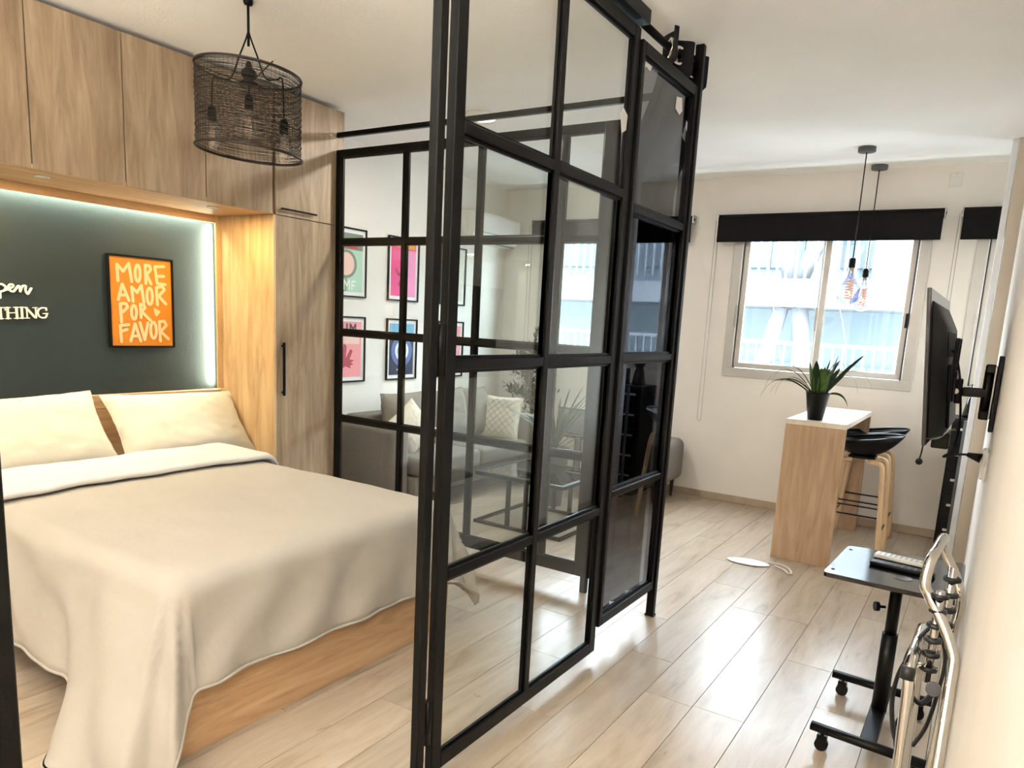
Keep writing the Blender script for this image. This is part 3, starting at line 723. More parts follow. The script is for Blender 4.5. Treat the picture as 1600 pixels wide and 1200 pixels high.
# ------------------------------------------------------------------ blinds
def blind(x0, x1, lbl, chain_x, zc, z0=2.43, z1=2.668):
    t = thing('roller_blind', lbl, 'blind', ((x0+x1)/2, YF-0.05, z1), 'black roller blinds on the window wall')
    MB().tube([(x0+0.012, YF-0.055, z1-0.04), (x1-0.012, YF-0.055, z1-0.04)], 0.038, 18).build('roller', BLIND, t)
    box(x0+0.012, x1-0.012, YF-0.095, YF-0.090, z0, z1-0.035).build('cloth', BLIND, t)
    box(x0+0.012, x1-0.012, YF-0.097, YF-0.088, z0-0.012, z0+0.004).build('bottom_bar', BLIND, t, bevel=0.002)
    for xb in (x0, x1-0.01):
        bo = MB().box(xb, xb+0.01, YF-0.09, YF-0.0005, z1-0.075, z1-0.0).build('bracket', STEEL, t, bevel=0.002)
        MB().tube([(xb-0.004, YF-0.055, z1-0.04), (xb+0.014, YF-0.055, z1-0.04)], 0.012, 10).build('pin', BLACKP, bo)
    pa = [(chain_x, YF-0.07, z1-0.05), (chain_x-0.005, YF-0.06, zc+0.03), (chain_x, YF-0.055, zc), (chain_x+0.012, YF-0.05, zc-0.012), (chain_x+0.024, YF-0.045, zc), (chain_x+0.026, YF-0.04, zc+0.03), (chain_x+0.018, YF-0.04, z1-0.05)]
    MB().tube(pa, 0.0022, 5).build('chain', WHITEP if False else STEEL, t)
    return t
blind(-2.27, -0.44, 'wide black roller blind above the uncovered middle window', -2.285, 0.76)
blind(-4.28, -2.50, 'black roller blind seen through the glass, end left of the window', -4.31, 0.9)
blind(-0.33, 1.40, 'black roller blind cut off by the right wall corner', -0.345, 1.2)
t = thing('junction_box', 'small square white cover plate near the ceiling', 'cover plate', (-0.41, YF, 2.89))
box(-0.455, -0.365, YF-0.012, YF-0.001, 2.83, 2.94).build('cover', TANWALL if False else WHITEP, t, bevel=0.004)
MB().tube([(-0.41, YF-0.013, 2.93), (-0.41, YF-0.011, 2.93)], 0.004, 6).build('screw', STEEL, t)

# ------------------------------------------------------------------ bar table, stools, plant
t = thing('bar_table', 'narrow oak bar table under the window, top coloured pale as if lit', 'table', (-0.95, 6.0, 0))
box(-1.154, -0.752, 5.375, 5.412, 0.0, 0.988).build('end_panel', OAK_BAR, t, bevel=0.0015)
box(-1.154, -0.752, 6.60, 6.637, 0.0, 0.988).build('end_panel', OAK_BAR, t, bevel=0.0015)
box(-1.154, -0.752, 5.375, 6.637, 0.989, 1.025).build('top', BARTOP, t, bevel=0.0015)
def stool(cx_, cy_, lbl):
    t = thing('bar_stool', lbl, 'stool', (cx_, cy_, 0), 'black shell bar stools with oak legs')
    def shell(u, v):
        a = 2*PI*u; r = v
        px = 0.225*r*math.cos(a); py = 0.215*r*math.sin(a)
        back = max(0, math.cos(a)*0.75+0.35)
        z = 0.768+(r**2.8)*(0.105+0.055*back)
        px += 0.03*back*r**3
        return Vector((cx_+px, cy_+py, z))
    s_ = MB().grid(shell, 40, 14, closed_u=True)
    so = s_.build('seat', BLACKP, t); md = so.modifiers.new('thick', 'SOLIDIFY'); md.thickness = 0.007
    rim = [shell(k/40, 1.0) for k in range(40)]
    MB().tube(rim, 0.0055, 6, closed=True).build('rim', BLACKG, so)
    box(cx_-0.09, cx_+0.09, cy_-0.08, cy_+0.08, 0.739, 0.760).build('seat_plate', BLACKM, t, bevel=0.003)
    for sx in (-1, 1):
        for sy in (-1, 1):
            pa = smooth_path([(cx_+sx*0.06, cy_+sy*0.10, 0.728), (cx_+sx*0.13, cy_+sy*0.125, 0.722), (cx_+sx*0.155, cy_+sy*0.135, 0.675), (cx_+sx*0.175, cy_+sy*0.155, 0.45), (cx_+sx*0.21, cy_+sy*0.19, 0.0)], 6)
            MB().tube(pa, 0.0185, 8, flat=1.0).build('leg', OAK_LEG, t)
    for sy in (-1, 1):
        for z in (0.33,):
            q = 0.155+0.035*(0.45-z)/0.45; qx = 0.175+0.035*(0.45-z)/0.45
            MB().tube([(cx_-qx, cy_+sy*q, z), (cx_+qx, cy_+sy*q, z)], 0.006, 6).build('footrest', BLACKM, t)
    for sx in (-1, 1):
        z = 0.22; q = 0.155+0.035*(0.45-z)/0.45; qx = 0.175+0.035*(0.45-z)/0.45
        MB().tube([(cx_+sx*qx, cy_-q, z), (cx_+sx*qx, cy_+q, z)], 0.006, 6).build('footrest', BLACKM, t)
    MB().lathe([(0.012, 0), (0.012, 0.006), (0.001, 0.007)], (cx_-0.10, cy_-0.20, 0.765), 8, Matrix.Rotation(PI/2, 4, 'X')).build('bolt', STEEL, t)
stool(-0.69, 5.92, 'black shell bar stool nearest the camera with bent oak legs')
stool(-0.70, 6.42, 'black shell bar stool behind the other, closest to the window wall')

def blade(mb, base, direction, L, wd, droop, n=10, tipup=0.0, curl=1.0, face=None):
    d_ = Vector(direction).normalized(); side = d_.cross(Vector(face) if face else Vector((0, 0, 1)))
    if side.length < 1e-3: side = Vector((1, 0, 0))
    side.normalize(); p = Vector(base); vs = []
    dirv = d_.copy()
    for i in range(n+1):
        f_ = i/n; ww = wd*(math.sin(PI*min(1, 0.18+f_*0.82))**0.6)*0.5 if f_ < 1 else 0.0005
        nrm = side.cross(dirv).normalized()
        vs += [p-side*ww, p+nrm*ww*-0.25, p+side*ww]
        p = p+dirv*(L/n); dirv = (dirv+Vector((0, 0, -droop/n*(f_**curl)*2))).normalized()
    fs = []
    for i in range(n): fs += [(i*3, i*3+1, i*3+4, i*3+3), (i*3+1, i*3+2, i*3+5, i*3+4)]
    mb.add(vs, fs, True)
def potted(name, label, c, pot_prof, potm, top_z):
    t = thing(name, label, 'plant', c)
    MB().lathe(pot_prof, c, 28).build('pot', potm, t)
    r = pot_prof[-1][0] if False else max(p[0] for p in pot_prof)*0.88
    MB().lathe([(r, 0), (r*0.5, 0.006), (0.001, 0.008)], (c[0], c[1], top_z), 20).build('soil', SOIL, t)
    return t
pc = (-0.985, 5.50, 1.0255)
pp = potted('potted_plant', 'green strappy plant in a black pot on the bar table', pc, [(0.048, 0), (0.052, 0.004), (0.080, 0.188), (0.084, 0.190), (0.084, 0.2), (0.078, 0.2), (0.074, 0.175)], POTBLK, pc[2]+0.175)
right = Vector((0.842, 0.539, 0)); fwd = Vector((-0.539, 0.842, 0))
for k in range(9):
    a = 2*PI*k/9+0.3; dv_ = Vector((math.cos(a)*0.22, math.sin(a)*0.22, 1))
    lf = MB(); blade(lf, Vector(pc)+Vector((math.cos(a)*0.035, math.sin(a)*0.035, 0.18)), dv_, random.uniform(0.17, 0.30), 0.062, 0.3)
    lf.build('leaf', LEAFG if k % 3 else LEAFD, pp)
specs = [(0.62, 0.85, 0.30, 0.024, 0.3), (0.45, 1.0, 0.17, 0.034, 0.3), (0.6, 0.75, 0.15, 0.030, 0.5), (-0.5, 1.0, 0.34, 0.006, 4.2), (-0.7, 0.9, 0.38, 0.006, 4.4), (-0.9, 0.6, 0.36, 0.012, 3.2), (-0.8, 0.9, 0.30, 0.005, 4.8), (-0.6, 0.5, 0.30, 0.010, 3.4), (0.5, 1.0, 0.36, 0.005, 4.0), (0.7, 0.9, 0.34, 0.006, 4.4), (0.35, 0.8, 0.22, 0.022, 0.6), (0.8, 0.15, 0.20, 0.014, 2.6), (0.3, 1.1, 0.30, 0.005, 3.8), (0.15, 1.2, 0.20, 0.012, 0.5)]
for (sx, sz, L, wd, dr) in specs:
    d_ = right*sx+fwd*random.uniform(-0.45, 0.3)+Vector((0, 0, sz))
    lf = MB(); blade(lf, Vector(pc)+right*sx*0.05+Vector((0, 0, 0.18)), d_, L*1.3, wd*(1.0 if sx < 0 else 1.35), dr, 14, face=(-0.4, 0.8, 0.5))
    lf.build('leaf', LEAFD, pp)

# ------------------------------------------------------------------ television on wall arm
tv = thing('television', 'slim black television seen edge on, held out from right wall', 'television', (-0.2, 3.4, 1.5))
Mtv = Matrix.Translation((-0.205, 3.02, 1.80)) @ Matrix.Rotation(math.radians(-1.2), 4, 'Z') @ Matrix.Rotation(math.radians(-5.6), 4, 'Y') @ Matrix.Translation((0, 0, -1.80))
MB().box(-0.014, 0.0, 0, 0.94, 1.232, 1.800, Mtv).build('screen', BLACKG, tv, bevel=0.002)
bk = MB()
vs = [Mtv @ Vector(v_) for v_ in [(0.0, 0.06, 1.25), (0.0, 0.88, 1.25), (0.0, 0.88, 1.76), (0.0, 0.06, 1.76), (0.042, 0.16, 1.25), (0.042, 0.78, 1.25), (0.042, 0.78, 1.66), (0.042, 0.16, 1.66)]]
bk.add(vs, [(0, 3, 2, 1), (4, 5, 6, 7), (0, 1, 5, 4), (1, 2, 6, 5), (2, 3, 7, 6), (3, 0, 4, 7)])
bo = bk.build('back_housing', BLACKP, tv, bevel=0.006, seg=2)
MB().box(0.042, 0.054, 0.28, 0.68, 1.27, 1.52, Mtv).build('electronics_housing', BLACKP, tv, bevel=0.004)
vn = MB()
for k in range(9): vn.box(0.0425, 0.047, 0.22+k*0.055, 0.24+k*0.055, 1.55, 1.645, Mtv)
vn.build('vent_ribs', BLACKM, bo)
mt_ = thing('wall_mount', 'black articulated television arm bolted to the right wall', 'mount', (0.0, 3.5, 1.4))
for yy in (3.38, 3.62): box(-0.118, -0.103, yy-0.012, yy+0.012, 1.31, 1.63).build('bracket_rail', BLACKM, mt_, bevel=0.002)
box(-0.103, -0.095, 3.36, 3.64, 1.38, 1.50).build('bracket_plate', BLACKM, mt_, bevel=0.002)
box(-0.095, -0.072, 3.42, 3.47, 1.37, 1.47).build('tilt_joint', BLACKM, mt_, bevel=0.004)
MB().tube([(-0.093, 3.41, 1.42), (-0.093, 3.478, 1.42)], 0.011, 10).build('pivot', STEEL, mt_)
box(-0.072, 0.012, 3.43, 3.462, 1.402, 1.438).build('arm', BLACKM, mt_, bevel=0.004)
MB().tube([(0.012, 3.446, 1.33), (0.012, 3.446, 1.51)], 0.017, 12).build('hinge_post', BLACKM, mt_)
for z in (1.315, 1.50): box(-0.004, 0.032, 3.42, 3.47, z, z+0.035).build('hinge_block', BLACKM, mt_, bevel=0.005)
box(0.036, 0.054, 3.41, 3.48, 1.27, 1.57).build('wall_plate', BLACKM, mt_, bevel=0.003)
box(0.028, 0.036, 3.42, 3.47, 1.32, 1.53).build('wall_channel', STEEL, mt_, bevel=0.002)
ca = smooth_path([(-0.14, 3.40, 1.58), (-0.115, 3.38, 1.57), (-0.09, 3.37, 1.50), (-0.072, 3.37, 1.40), (-0.06, 3.38, 1.28), (-0.07, 3.38, 1.19), (-0.10, 3.38, 1.155), (-0.05, 3.39, 1.17), (0.0, 3.39, 1.175), (0.02, 3.39, 1.17)], 5)
t = thing('power_cable', 'black power cable looping from television down to the outlet', 'cable', (-0.05, 3.4, 1.2))
MB().tube(ca, 0.0045, 6).build('cord', BLACKP, t)
MB().tube([(-0.02, 3.39, 1.175), (0.03, 3.39, 1.165)], [0.008, 0.02], 8).build('plug', BLACKP, t)
t = thing('wall_outlet', 'white double power outlet on the right wall below the mount', 'outlet', (XR, 3.4, 1.14))
box(0.044, 0.0545, 3.31, 3.39, 1.08, 1.20).build('plate', WHITEP, t, bevel=0.004)
box(0.032, 0.0545, 3.395, 3.47, 1.08, 1.20).build('plate', WHITEP, t, bevel=0.004)
t = thing('hanging_plug', 'short black cable with round plug dangling below the television', 'cable', (-0.17, 3.1, 1.2))
MB().tube(smooth_path([(-0.165, 3.15, 1.26), (-0.166, 3.15, 1.20), (-0.170, 3.15, 1.165)], 4), 0.003, 5).build('cord', BLACKP, t)
MB().ball((-0.170, 3.15, 1.155), 0.013, 8).build('plug', BLACKP, t)
t = thing('set_top_box', 'small black box with silver cables hanging behind the television', 'box', (-0.12, 3.3, 1.25))
box(-0.145, -0.085, 3.26, 3.37, 1.20, 1.262).build('case', BLACKP, t, bevel=0.004)
MB().tube(smooth_path([(-0.15, 3.25, 1.235), (-0.12, 3.245, 1.245), (-0.09, 3.25, 1.275), (-0.07, 3.27, 1.28)], 5), 0.004, 6).build('cable', STEEL, t)

# ------------------------------------------------------------------ drawer tower in the far recess
t = thing('drawer_tower', 'tall black plastic drawer tower in the far right corner', 'drawers', (0.02, 6.55, 0))
box(-0.165, 0.245, 6.37, 6.75, 0.075, 1.06).build('carcass', BLACKP, t, bevel=0.004)
for i in range(5):
    z = 0.085+i*0.195
    dr = box(-0.155, 0.235, 6.352, 6.369, z, z+0.185).build('drawer', BLACKP, t, bevel=0.004)
    box(-0.118, 0.135, 6.340, 6.352, z+0.11, z+0.128).build('handle', WHITEP, dr, bevel=0.002)
box(-0.14, 0.22, 6.39, 6.73, 0.0, 0.0745).build('plinth', GREYP, t)
t = thing('leaning_board', 'dark grey board standing upright beside the drawer tower', 'board', (-0.09, 6.2, 0))
box(-0.088, -0.067, 6.26, 6.285, 0.0, 1.06).build('board', GREYP, t, bevel=0.002)
t = thing('kettle', 'black rounded kettle standing on top of the drawer tower', 'kettle', (-0.05, 6.55, 1.06))
MB().lathe([(0.06, 0.0), (0.065, 0.02), (0.05, 0.10), (0.042, 0.15), (0.03, 0.17)], (-0.05, 6.55, 1.061), 20).build('body', BLACKG, t)
MB().ball((-0.05, 6.55, 1.27), 0.055, 10).build('lid', BLACKG, t)
MB().tube(smooth_path([(-0.05, 6.61, 1.08), (-0.05, 6.66, 1.12), (-0.05, 6.65, 1.2), (-0.05, 6.60, 1.22)], 5), 0.008, 6).build('handle', BLACKP, t)
t = thing('small_speaker', 'black box speaker standing beside the kettle', 'speaker', (0.13, 6.55, 1.06))
box(0.06, 0.20, 6.47, 6.6, 1.061, 1.22).build('case', BLACKG, t, bevel=0.008, seg=2)
MB().lathe([(0.04, 0), (0.04, 0.006), (0.001, 0.01)], (0.13, 6.47, 1.14), 16, Matrix.Rotation(PI/2, 4, 'X')).build('cone', BLACKM, t)

# ------------------------------------------------------------------ over-bed table on castors
tb = thing('laptop_table', 'small black table on castors beside the right wall', 'table', (-0.2, 3.2, 0))
tt = MB(); zt = 0.70
pts = []
cs = [(-0.432, 2.965), (0.040, 2.950), (0.040, 3.505), (-0.410, 3.440)]
def rounded(cs, r, n=5):
    out = []
    for i, c in enumerate(cs):
        p = Vector((c[0], c[1])); a = Vector(cs[i-1])-p; b_ = Vector(cs[(i+1) % len(cs)])-p; a.normalize(); b_.normalize()
        for k in range(n+1):
            t_ = k/n; out.append(p+a*r*(1-t_)**2+b_*r*t_**2)
    return out
tt.poly([(p.x, p.y, zt-0.018) for p in rounded(cs, 0.025)], (0, 0, 0.018))
to = tt.build('top', TABLETOP, tb, bevel=0.0015)
for sx, sy in ((-0.405, 3.03), (-0.39, 3.375), (0.005, 3.03), (0.005, 3.42)):
    MB().lathe([(0.008, 0), (0.007, 0.0015), (0.001, 0.002)], (sx, sy, zt), 12).build('screw', BLACKP if sx < -0.2 else STEEL, to)
MB().lathe([(0.034, 0), (0.031, 0.002), (0.029, 0.001), (0.001, 0.001)], (-0.16, 3.10, zt), 24).build('cup_ring', DARKLEG, to)
MB().box(-0.23, -0.13, 3.16, 3.26, 0.655, 0.681).build('top_bracket', BLACKM, tb, bevel=0.003)
MB().tube([(-0.182, 3.205, 0.09), (-0.182, 3.205, 0.43)], 0.030, 16).build('outer_post', BLACKM, tb)
MB().tube([(-0.182, 3.205, 0.40), (-0.182, 3.205, 0.66)], 0.023, 16).build('inner_post', BLACKM, tb)
kn = MB().tube([(-0.212, 3.19, 0.54), (-0.238, 3.178, 0.54)], 0.006, 8).tube([(-0.236, 3.179, 0.54), (-0.250, 3.172, 0.54)], 0.020, 10)
kn.build('height_knob', BLACKP, tb)
for (xa, ya, xb, yb) in ((-0.39, 2.90, 0.02, 2.87), (-0.40, 3.44, 0.0, 3.42)):
    MB().tube([(xa, ya, 0.09), (xb, yb, 0.09)], 0.021, 12, flat=0.85).build('base_foot', BLACKM, tb)
    for (xc, yc) in ((xa+0.045, ya), (xb-0.045, yb)):
        w2 = MB().tube([(xc, yc-0.012, 0.025), (xc, yc+0.012, 0.025)], 0.025, 16)
        wo = w2.build('castor', BLACKP, tb)
        MB().box(xc-0.018, xc+0.018, yc-0.016, yc+0.016, 0.042, 0.066).tube([(xc, yc, 0.06), (xc, yc, 0.075)], 0.007, 8).build('castor_fork', BLACKM, wo)
MB().box(-0.215, -0.155, 2.89, 3.43, 0.078, 0.102).build('cross_bar', BLACKM, tb, bevel=0.004)
def remote(lbl, c, ang, L, wd, th, mat, bmat, name='remote_control', pitch=0):
    t = thing(name, lbl, 'remote', c)
    Mx = Matrix.Translation(c) @ Matrix.Rotation(ang, 4, 'Z') @ Matrix.Rotation(pitch, 4, 'Y')
    o = MB().box(-L/2, L/2, -wd/2, wd/2, 0, th, Mx).build('body', mat, t, bevel=0.005, seg=3)
    for i in range(9):
        for j in range(3):
            x = -L/2+0.02+i*(L-0.04)/8; y = (j-1)*wd*0.28
            MB().box(x-0.004, x+0.004, y-0.0035, y+0.0035, th, th+0.0015, Mx).build('button', bmat, o)
    return t
remote('black remote control lying in front of the white one', (-0.175, 3.205, zt+0.001), math.radians(-6), 0.235, 0.045, 0.016, BLACKP, GREYP)
remote('white remote control lying behind the black one', (-0.19, 3.335, zt+0.001), math.radians(-8), 0.20, 0.055, 0.018, WHITEP, STEEL)

# ------------------------------------------------------------------ folded chrome chair
ch = thing('folding_chair', 'folded chrome tube chair with black straps by the right wall', 'chair', (0.0, 2.3, 0))
A = smooth_path([(-0.105, 2.15, 0.0), (-0.07, 2.17, 0.20)], 2)
side1 = smooth_path([(0.012, 2.02, 0.02), (0.050, 2.08, 0.30), (0.058, 2.12, 0.46), (0.078, 2.20, 0.60), (0.058, 2.26, 0.68), (0.012, 2.32, 0.785), (-0.046, 2.37, 0.87), (-0.065, 2.38, 0.905), (-0.063, 2.40, 0.955), (-0.060, 2.42, 0.975)], 6)
side1 = [p if p.x < 0.036 else Vector((0.036, p.y, p.z)) for p in side1]
loop = side1 + smooth_path([(-0.055, 2.46, 0.985), (-0.045, 2.60, 0.99), (-0.040, 2.68, 0.985), (-0.038, 2.72, 0.955), (-0.03, 2.73, 0.92), (0.005, 2.72, 0.86), (0.03, 2.70, 0.80), (0.033, 2.70, 0.74), (0.025, 2.68, 0.62), (0.03, 2.64, 0.40), (0.02, 2.60, 0.02)], 6)
MB().tube(loop, 0.0155, 12).build('back_frame', CHROME, ch)
fr = smooth_path([(-0.050, 2.12, 0.015), (-0.052, 2.16, 0.30), (-0.060, 2.22, 0.60), (-0.066, 2.24, 0.675), (-0.066, 2.27, 0.70), (-0.062, 2.33, 0.715), (-0.058, 2.52, 0.715), (-0.058, 2.60, 0.69), (-0.055, 2.62, 0.62), (-0.05, 2.62, 0.3), (-0.045, 2.62, 0.015)], 6)
MB().tube(fr, 0.0165, 12).build('seat_frame', CHROME, ch)
MB().tube([(-0.022, 2.36, 0.62), (-0.022, 2.36, 0.90)], 0.012, 10).build('strut', CHROME, ch)
MB().tube([(0.0, 2.58, 0.62), (0.0, 2.58, 0.92)], 0.012, 10).build('strut', CHROME, ch)
MB().tube([(-0.06, 2.36, 0.66), (0.0, 2.36, 0.66)], 0.010, 10).build('strut', CHROME, ch)
MB().tube([(-0.002, 2.30, 0.63), (-0.002, 2.285, 0.63)], 0.02, 14).build('rubber_foot', GREYP, ch)
for k in range(6):
    z = 0.66+k*0.045
    pth = [(-0.022+0.017*math.cos(a), 2.36+0.017*math.sin(a), z) for a in [2*PI*q/14 for q in range(14)]]
    MB().tube(pth, 0.008, 6, closed=True, flat=1.0).build('strap', STRAP, ch)
for k in range(5):
    z = 0.68+k*0.05
    pth = [(0.0+0.018*math.cos(a), 2.58+0.018*math.sin(a), z) for a in [2*PI*q/14 for q in range(14)]]
    MB().tube(pth, 0.009, 6, closed=True).build('strap', STRAP, ch)
for (pa, wv) in (([(-0.055, 2.30, 0.735), (-0.09, 2.31, 0.66), (-0.10, 2.31, 0.56), (-0.085, 2.31, 0.46), (-0.06, 2.31, 0.40), (-0.045, 2.31, 0.30), (-0.05, 2.31, 0.16)], 0.012),
                 ([(-0.03, 2.40, 0.78), (-0.075, 2.40, 0.70), (-0.085, 2.40, 0.62), (-0.05, 2.40, 0.52), (-0.085, 2.40, 0.44), (-0.07, 2.40, 0.34)], 0.012),
                 ([(-0.02, 2.38, 0.80), (0.015, 2.38, 0.70), (0.01, 2.38, 0.58), (-0.005, 2.38, 0.47), (-0.03, 2.38, 0.40)], 0.013),
                 ([(-0.075, 2.34, 0.60), (-0.03, 2.35, 0.55), (0.005, 2.36, 0.60)], 0.014)):
    MB().tube(smooth_path(pa, 5), wv, 8, flat=0.45).build('strap', STRAP, ch)
pth = [(-0.066+0.019*math.cos(a), 2.235+0.01*math.sin(a), 0.69+0.0*a) for a in [2*PI*q/14 for q in range(14)]]
MB().tube([(-0.07, 2.225, 0.665), (-0.068, 2.235, 0.70)], 0.0185, 14).build('strap', STRAP, ch)

# ------------------------------------------------------------------ white sheet on the floor
t = thing('plastic_mask', 'thin white oval sheet with a loop lying before the bar table', 'sheet', (-1.2, 5.2, 0))
def shp(u, v):
    a = u*2-1; w0 = 0.075*(1-abs(a)**2.4)**0.7; 
    p = Vector((-1.24, 5.10, 0.004))+Vector((0.93, 0.12, 0)).normalized()*(a*0.15)+Vector((-0.12, 0.99, 0))*((v*2-1)*w0)
    p.z += 0.012*(1-(v*2-1)**2)*(1-a*a)+0.003; return p
so_ = MB().grid(shp, 24, 8).build('sheet', PAPER, t); md = so_.modifiers.new('thick', 'SOLIDIFY'); md.thickness = 0.0015
MB().tube(smooth_path([(-1.12, 5.18, 0.010), (-1.04, 5.19, 0.012), (-0.97, 5.14, 0.010), (-0.93, 5.05, 0.010), (-0.95, 5.03, 0.010), (-0.99, 5.09, 0.010), (-1.06, 5.13, 0.012)], 5), 0.006, 6, flat=0.6).build('loop', WHITEP, t)

# ------------------------------------------------------------------ air conditioner
t = thing('air_conditioner', 'white split air conditioner high on the left wall', 'air conditioner', (-4.55, 6.4, 2.5))
prof = [(XL+0.002, 2.66), (-4.44, 2.66), (-4.425, 2.62), (-4.425, 2.47), (-4.46, 2.395), (-4.52, 2.375), (XL+0.002, 2.375)]
MB().poly([(x, 5.98, z) for x, z in prof], (0, 0.82, 0)).build('case', WHITEP, t, bevel=0.01, seg=2)
box(-4.50, -4.47, 6.02, 6.76, 2.372, 2.378).build('louvre', GREYP, t)
box(-4.428, -4.420, 6.0, 6.78, 2.462, 2.466).build('seam', GREYP, t)

# ------------------------------------------------------------------ posters over the sofa
XW = XL+0.002
def ppoly(pts, mat, parent, name='print_detail', d=0.0095):
    return MB().poly([(XW+d, y, z) for y, z in pts], (0.0006, 0, 0)).build(name, mat, parent)
def circ(y, z, r, n=28, ry=1.0): return [(y+r*math.cos(2*PI*k/n), z+r*ry*math.sin(2*PI*k/n)) for k in range(n)]
cols = [(4.305, 4.728), (5.0, 5.42), (5.74, 6.155)]; rows = [(1.728, 2.298), (1.003, 1.565)]
def fp(ci, ri, lbl, mat):
    (a, b_), (z0, z1) = cols[ci], rows[ri]
    return framed('wall_poster', lbl, XW, a, b_, z0, z1, 0.012, mat, matw=0.032, depth=0.02, group='framed posters over the sofa')
t, p = fp(0, 0, 'green and sage poster with a pink round motif, upper left over sofa', P['mint'])
ppoly([(4.352, 2.12), (4.684, 2.12), (4.684, 2.253), (4.352, 2.253)], P['sage'], p); ppoly([(4.38, 2.13), (4.38, 2.18), (4.42, 2.21), (4.48, 2.19), (4.54, 2.215), (4.60, 2.19), (4.62, 2.13)], P['red'], p, d=0.0102)
ppoly(circ(4.50, 2.0, 0.115), P['sage'], p, d=0.0102); ppoly(circ(4.49, 2.0, 0.095), P['blush'], p, d=0.0108)
ppoly([(4.352, 1.775), (4.50, 1.775), (4.50, 1.89), (4.352, 1.89)], P['green'], p); 
strokes(MB(), [[(4.47, 1.79), (4.47, 1.87), (4.50, 1.82), (4.53, 1.87), (4.53, 1.79)], [(4.56, 1.79), (4.56, 1.86), (4.60, 1.86)], [(4.56, 1.825), (4.59, 1.825)]], 0.012, lambda y, z, d: Vector((XW+0.0105+d, y, z)), (0.0006, 0, 0)).build('lettering', P['white'], p)
t, p = fp(1, 0, 'pink poster with dark plum shapes, upper middle over the sofa', P['pink'])
ppoly([(5.20, 1.775), (5.376, 1.775), (5.376, 2.19), (5.20, 2.19)], P['pinkl'], p)
ppoly([(5.08, 2.21), (5.08, 2.25), (5.20, 2.25), (5.36, 2.25), (5.36, 2.20), (5.20, 2.205)], P['yellow'], p)
ppoly([(5.10, 2.0), (5.13, 1.955), (5.19, 1.945), (5.19, 1.985), (5.14, 1.98), (5.11, 2.03)], P['rosed'], p, d=0.0102)
ppoly([(5.19, 1.93), (5.15, 1.905), (5.14, 1.87), (5.17, 1.845), (5.19, 1.835)], P['rosed'], p, d=0.0102); ppoly([(5.18, 2.11), (5.19, 2.03), (5.205, 2.03), (5.20, 2.12)], P['rosed'], p, d=0.0102)
t, p = fp(0, 1, 'rose poster with a dark red leaf hand, lower left over the sofa', P['rose'])
ppoly([(4.352, 1.42), (4.66, 1.42), (4.66, 1.33), (4.352, 1.33)], P['blush'], p)
strokes(MB(), [[(4.51, 1.43), (4.51, 1.50)], [(4.55, 1.43), (4.55, 1.50), (4.58, 1.46), (4.61, 1.50), (4.61, 1.43)], [(4.40, 1.50), (4.40, 1.45), (4.43, 1.43), (4.46, 1.45), (4.46, 1.50)]], 0.016, lambda y, z, d: Vector((XW+0.0105+d, y, z)), (0.0006, 0, 0)).build('lettering', P['dark'], p)
ppoly([(4.40, 1.20), (4.42, 1.30), (4.455, 1.21), (4.475, 1.34), (4.51, 1.31), (4.50, 1.21), (4.555, 1.29), (4.58, 1.27), (4.545, 1.20), (4.60, 1.19), (4.56, 1.17), (4.595, 1.155), (4.55, 1.145), (4.565, 1.12), (4.50, 1.14), (4.45, 1.12), (4.41, 1.15)], P['rosed'], p)
t, p = fp(1, 1, 'navy and sky blue poster with concentric eye circles, lower middle', P['navy'])
ppoly([(5.044, 1.40), (5.376, 1.40), (5.376, 1.521), (5.044, 1.521)], P['sky'], p)
for r_, mm, dd in ((0.145, 'blue', 0.0102), (0.092, 'white', 0.0110), (0.062, 'sky', 0.0118), (0.03, 'navy', 0.0126)): ppoly(circ(5.21, 1.27, r_), P[mm], p, d=dd)
strokes(MB(), [[(5.15+k*0.024, 1.085), (5.15+k*0.024, 1.10), (5.162+k*0.024, 1.10)] for k in range(5)], 0.005, lambda y, z, d: Vector((XW+0.0105+d, y, z)), (0.0006, 0, 0)).build('lettering', P['white'], p)
t, p = fp(2, 0, 'cream poster with a sage panel, upper right over the sofa', P['cream']); ppoly([(5.80, 1.80), (5.95, 1.80), (5.95, 2.2), (5.80, 2.2)], P['sage'], p)
t, p = fp(2, 1, 'blush and rose poster, lower right over the sofa', P['rose']); ppoly([(5.82, 1.08), (6.06, 1.08), (6.06, 1.3), (5.82, 1.3)], P['blush'], p)

# ------------------------------------------------------------------ sofa
def soft(x0, x1, y0, y1, z0, z1, r, M=None):
    return MB().box(x0, x1, y0, y1, z0, z1, M)
sf = thing('sofa', 'grey fabric sofa along the left wall under the posters', 'sofa', (-4.2, 5.25, 0))
box(-4.62, -3.80, 4.47, 6.03, 0.14, 0.30).build('base', SOFA, sf, bevel=0.02, seg=3)
box(-4.63, -3.86, 4.27, 4.468, 0.12, 0.715).build('armrest', SOFA, sf, bevel=0.055, seg=5)
box(-4.63, -3.58, 6.032, 6.23, 0.12, 0.70).build('armrest', SOFA, sf, bevel=0.055, seg=5)
box(-4.635, -4.40, 4.47, 6.03, 0.14, 0.74).build('backrest', SOFA, sf, bevel=0.04, seg=4)
for a, b_ in ((4.472, 5.248), (5.252, 6.03)): box(-4.40, -3.70, a, b_, 0.302, 0.46).build('seat_cushion', SOFA, sf, bevel=0.04, seg=4)
for a, c in ((-4.58, 4.32), (-3.92, 4.32), (-4.58, 6.18), (-3.64, 6.18)): MB().tube([(a, c, 0.0), (a, c, 0.13)], [0.014, 0.022], 10).build('leg', DARKLEG, sf)
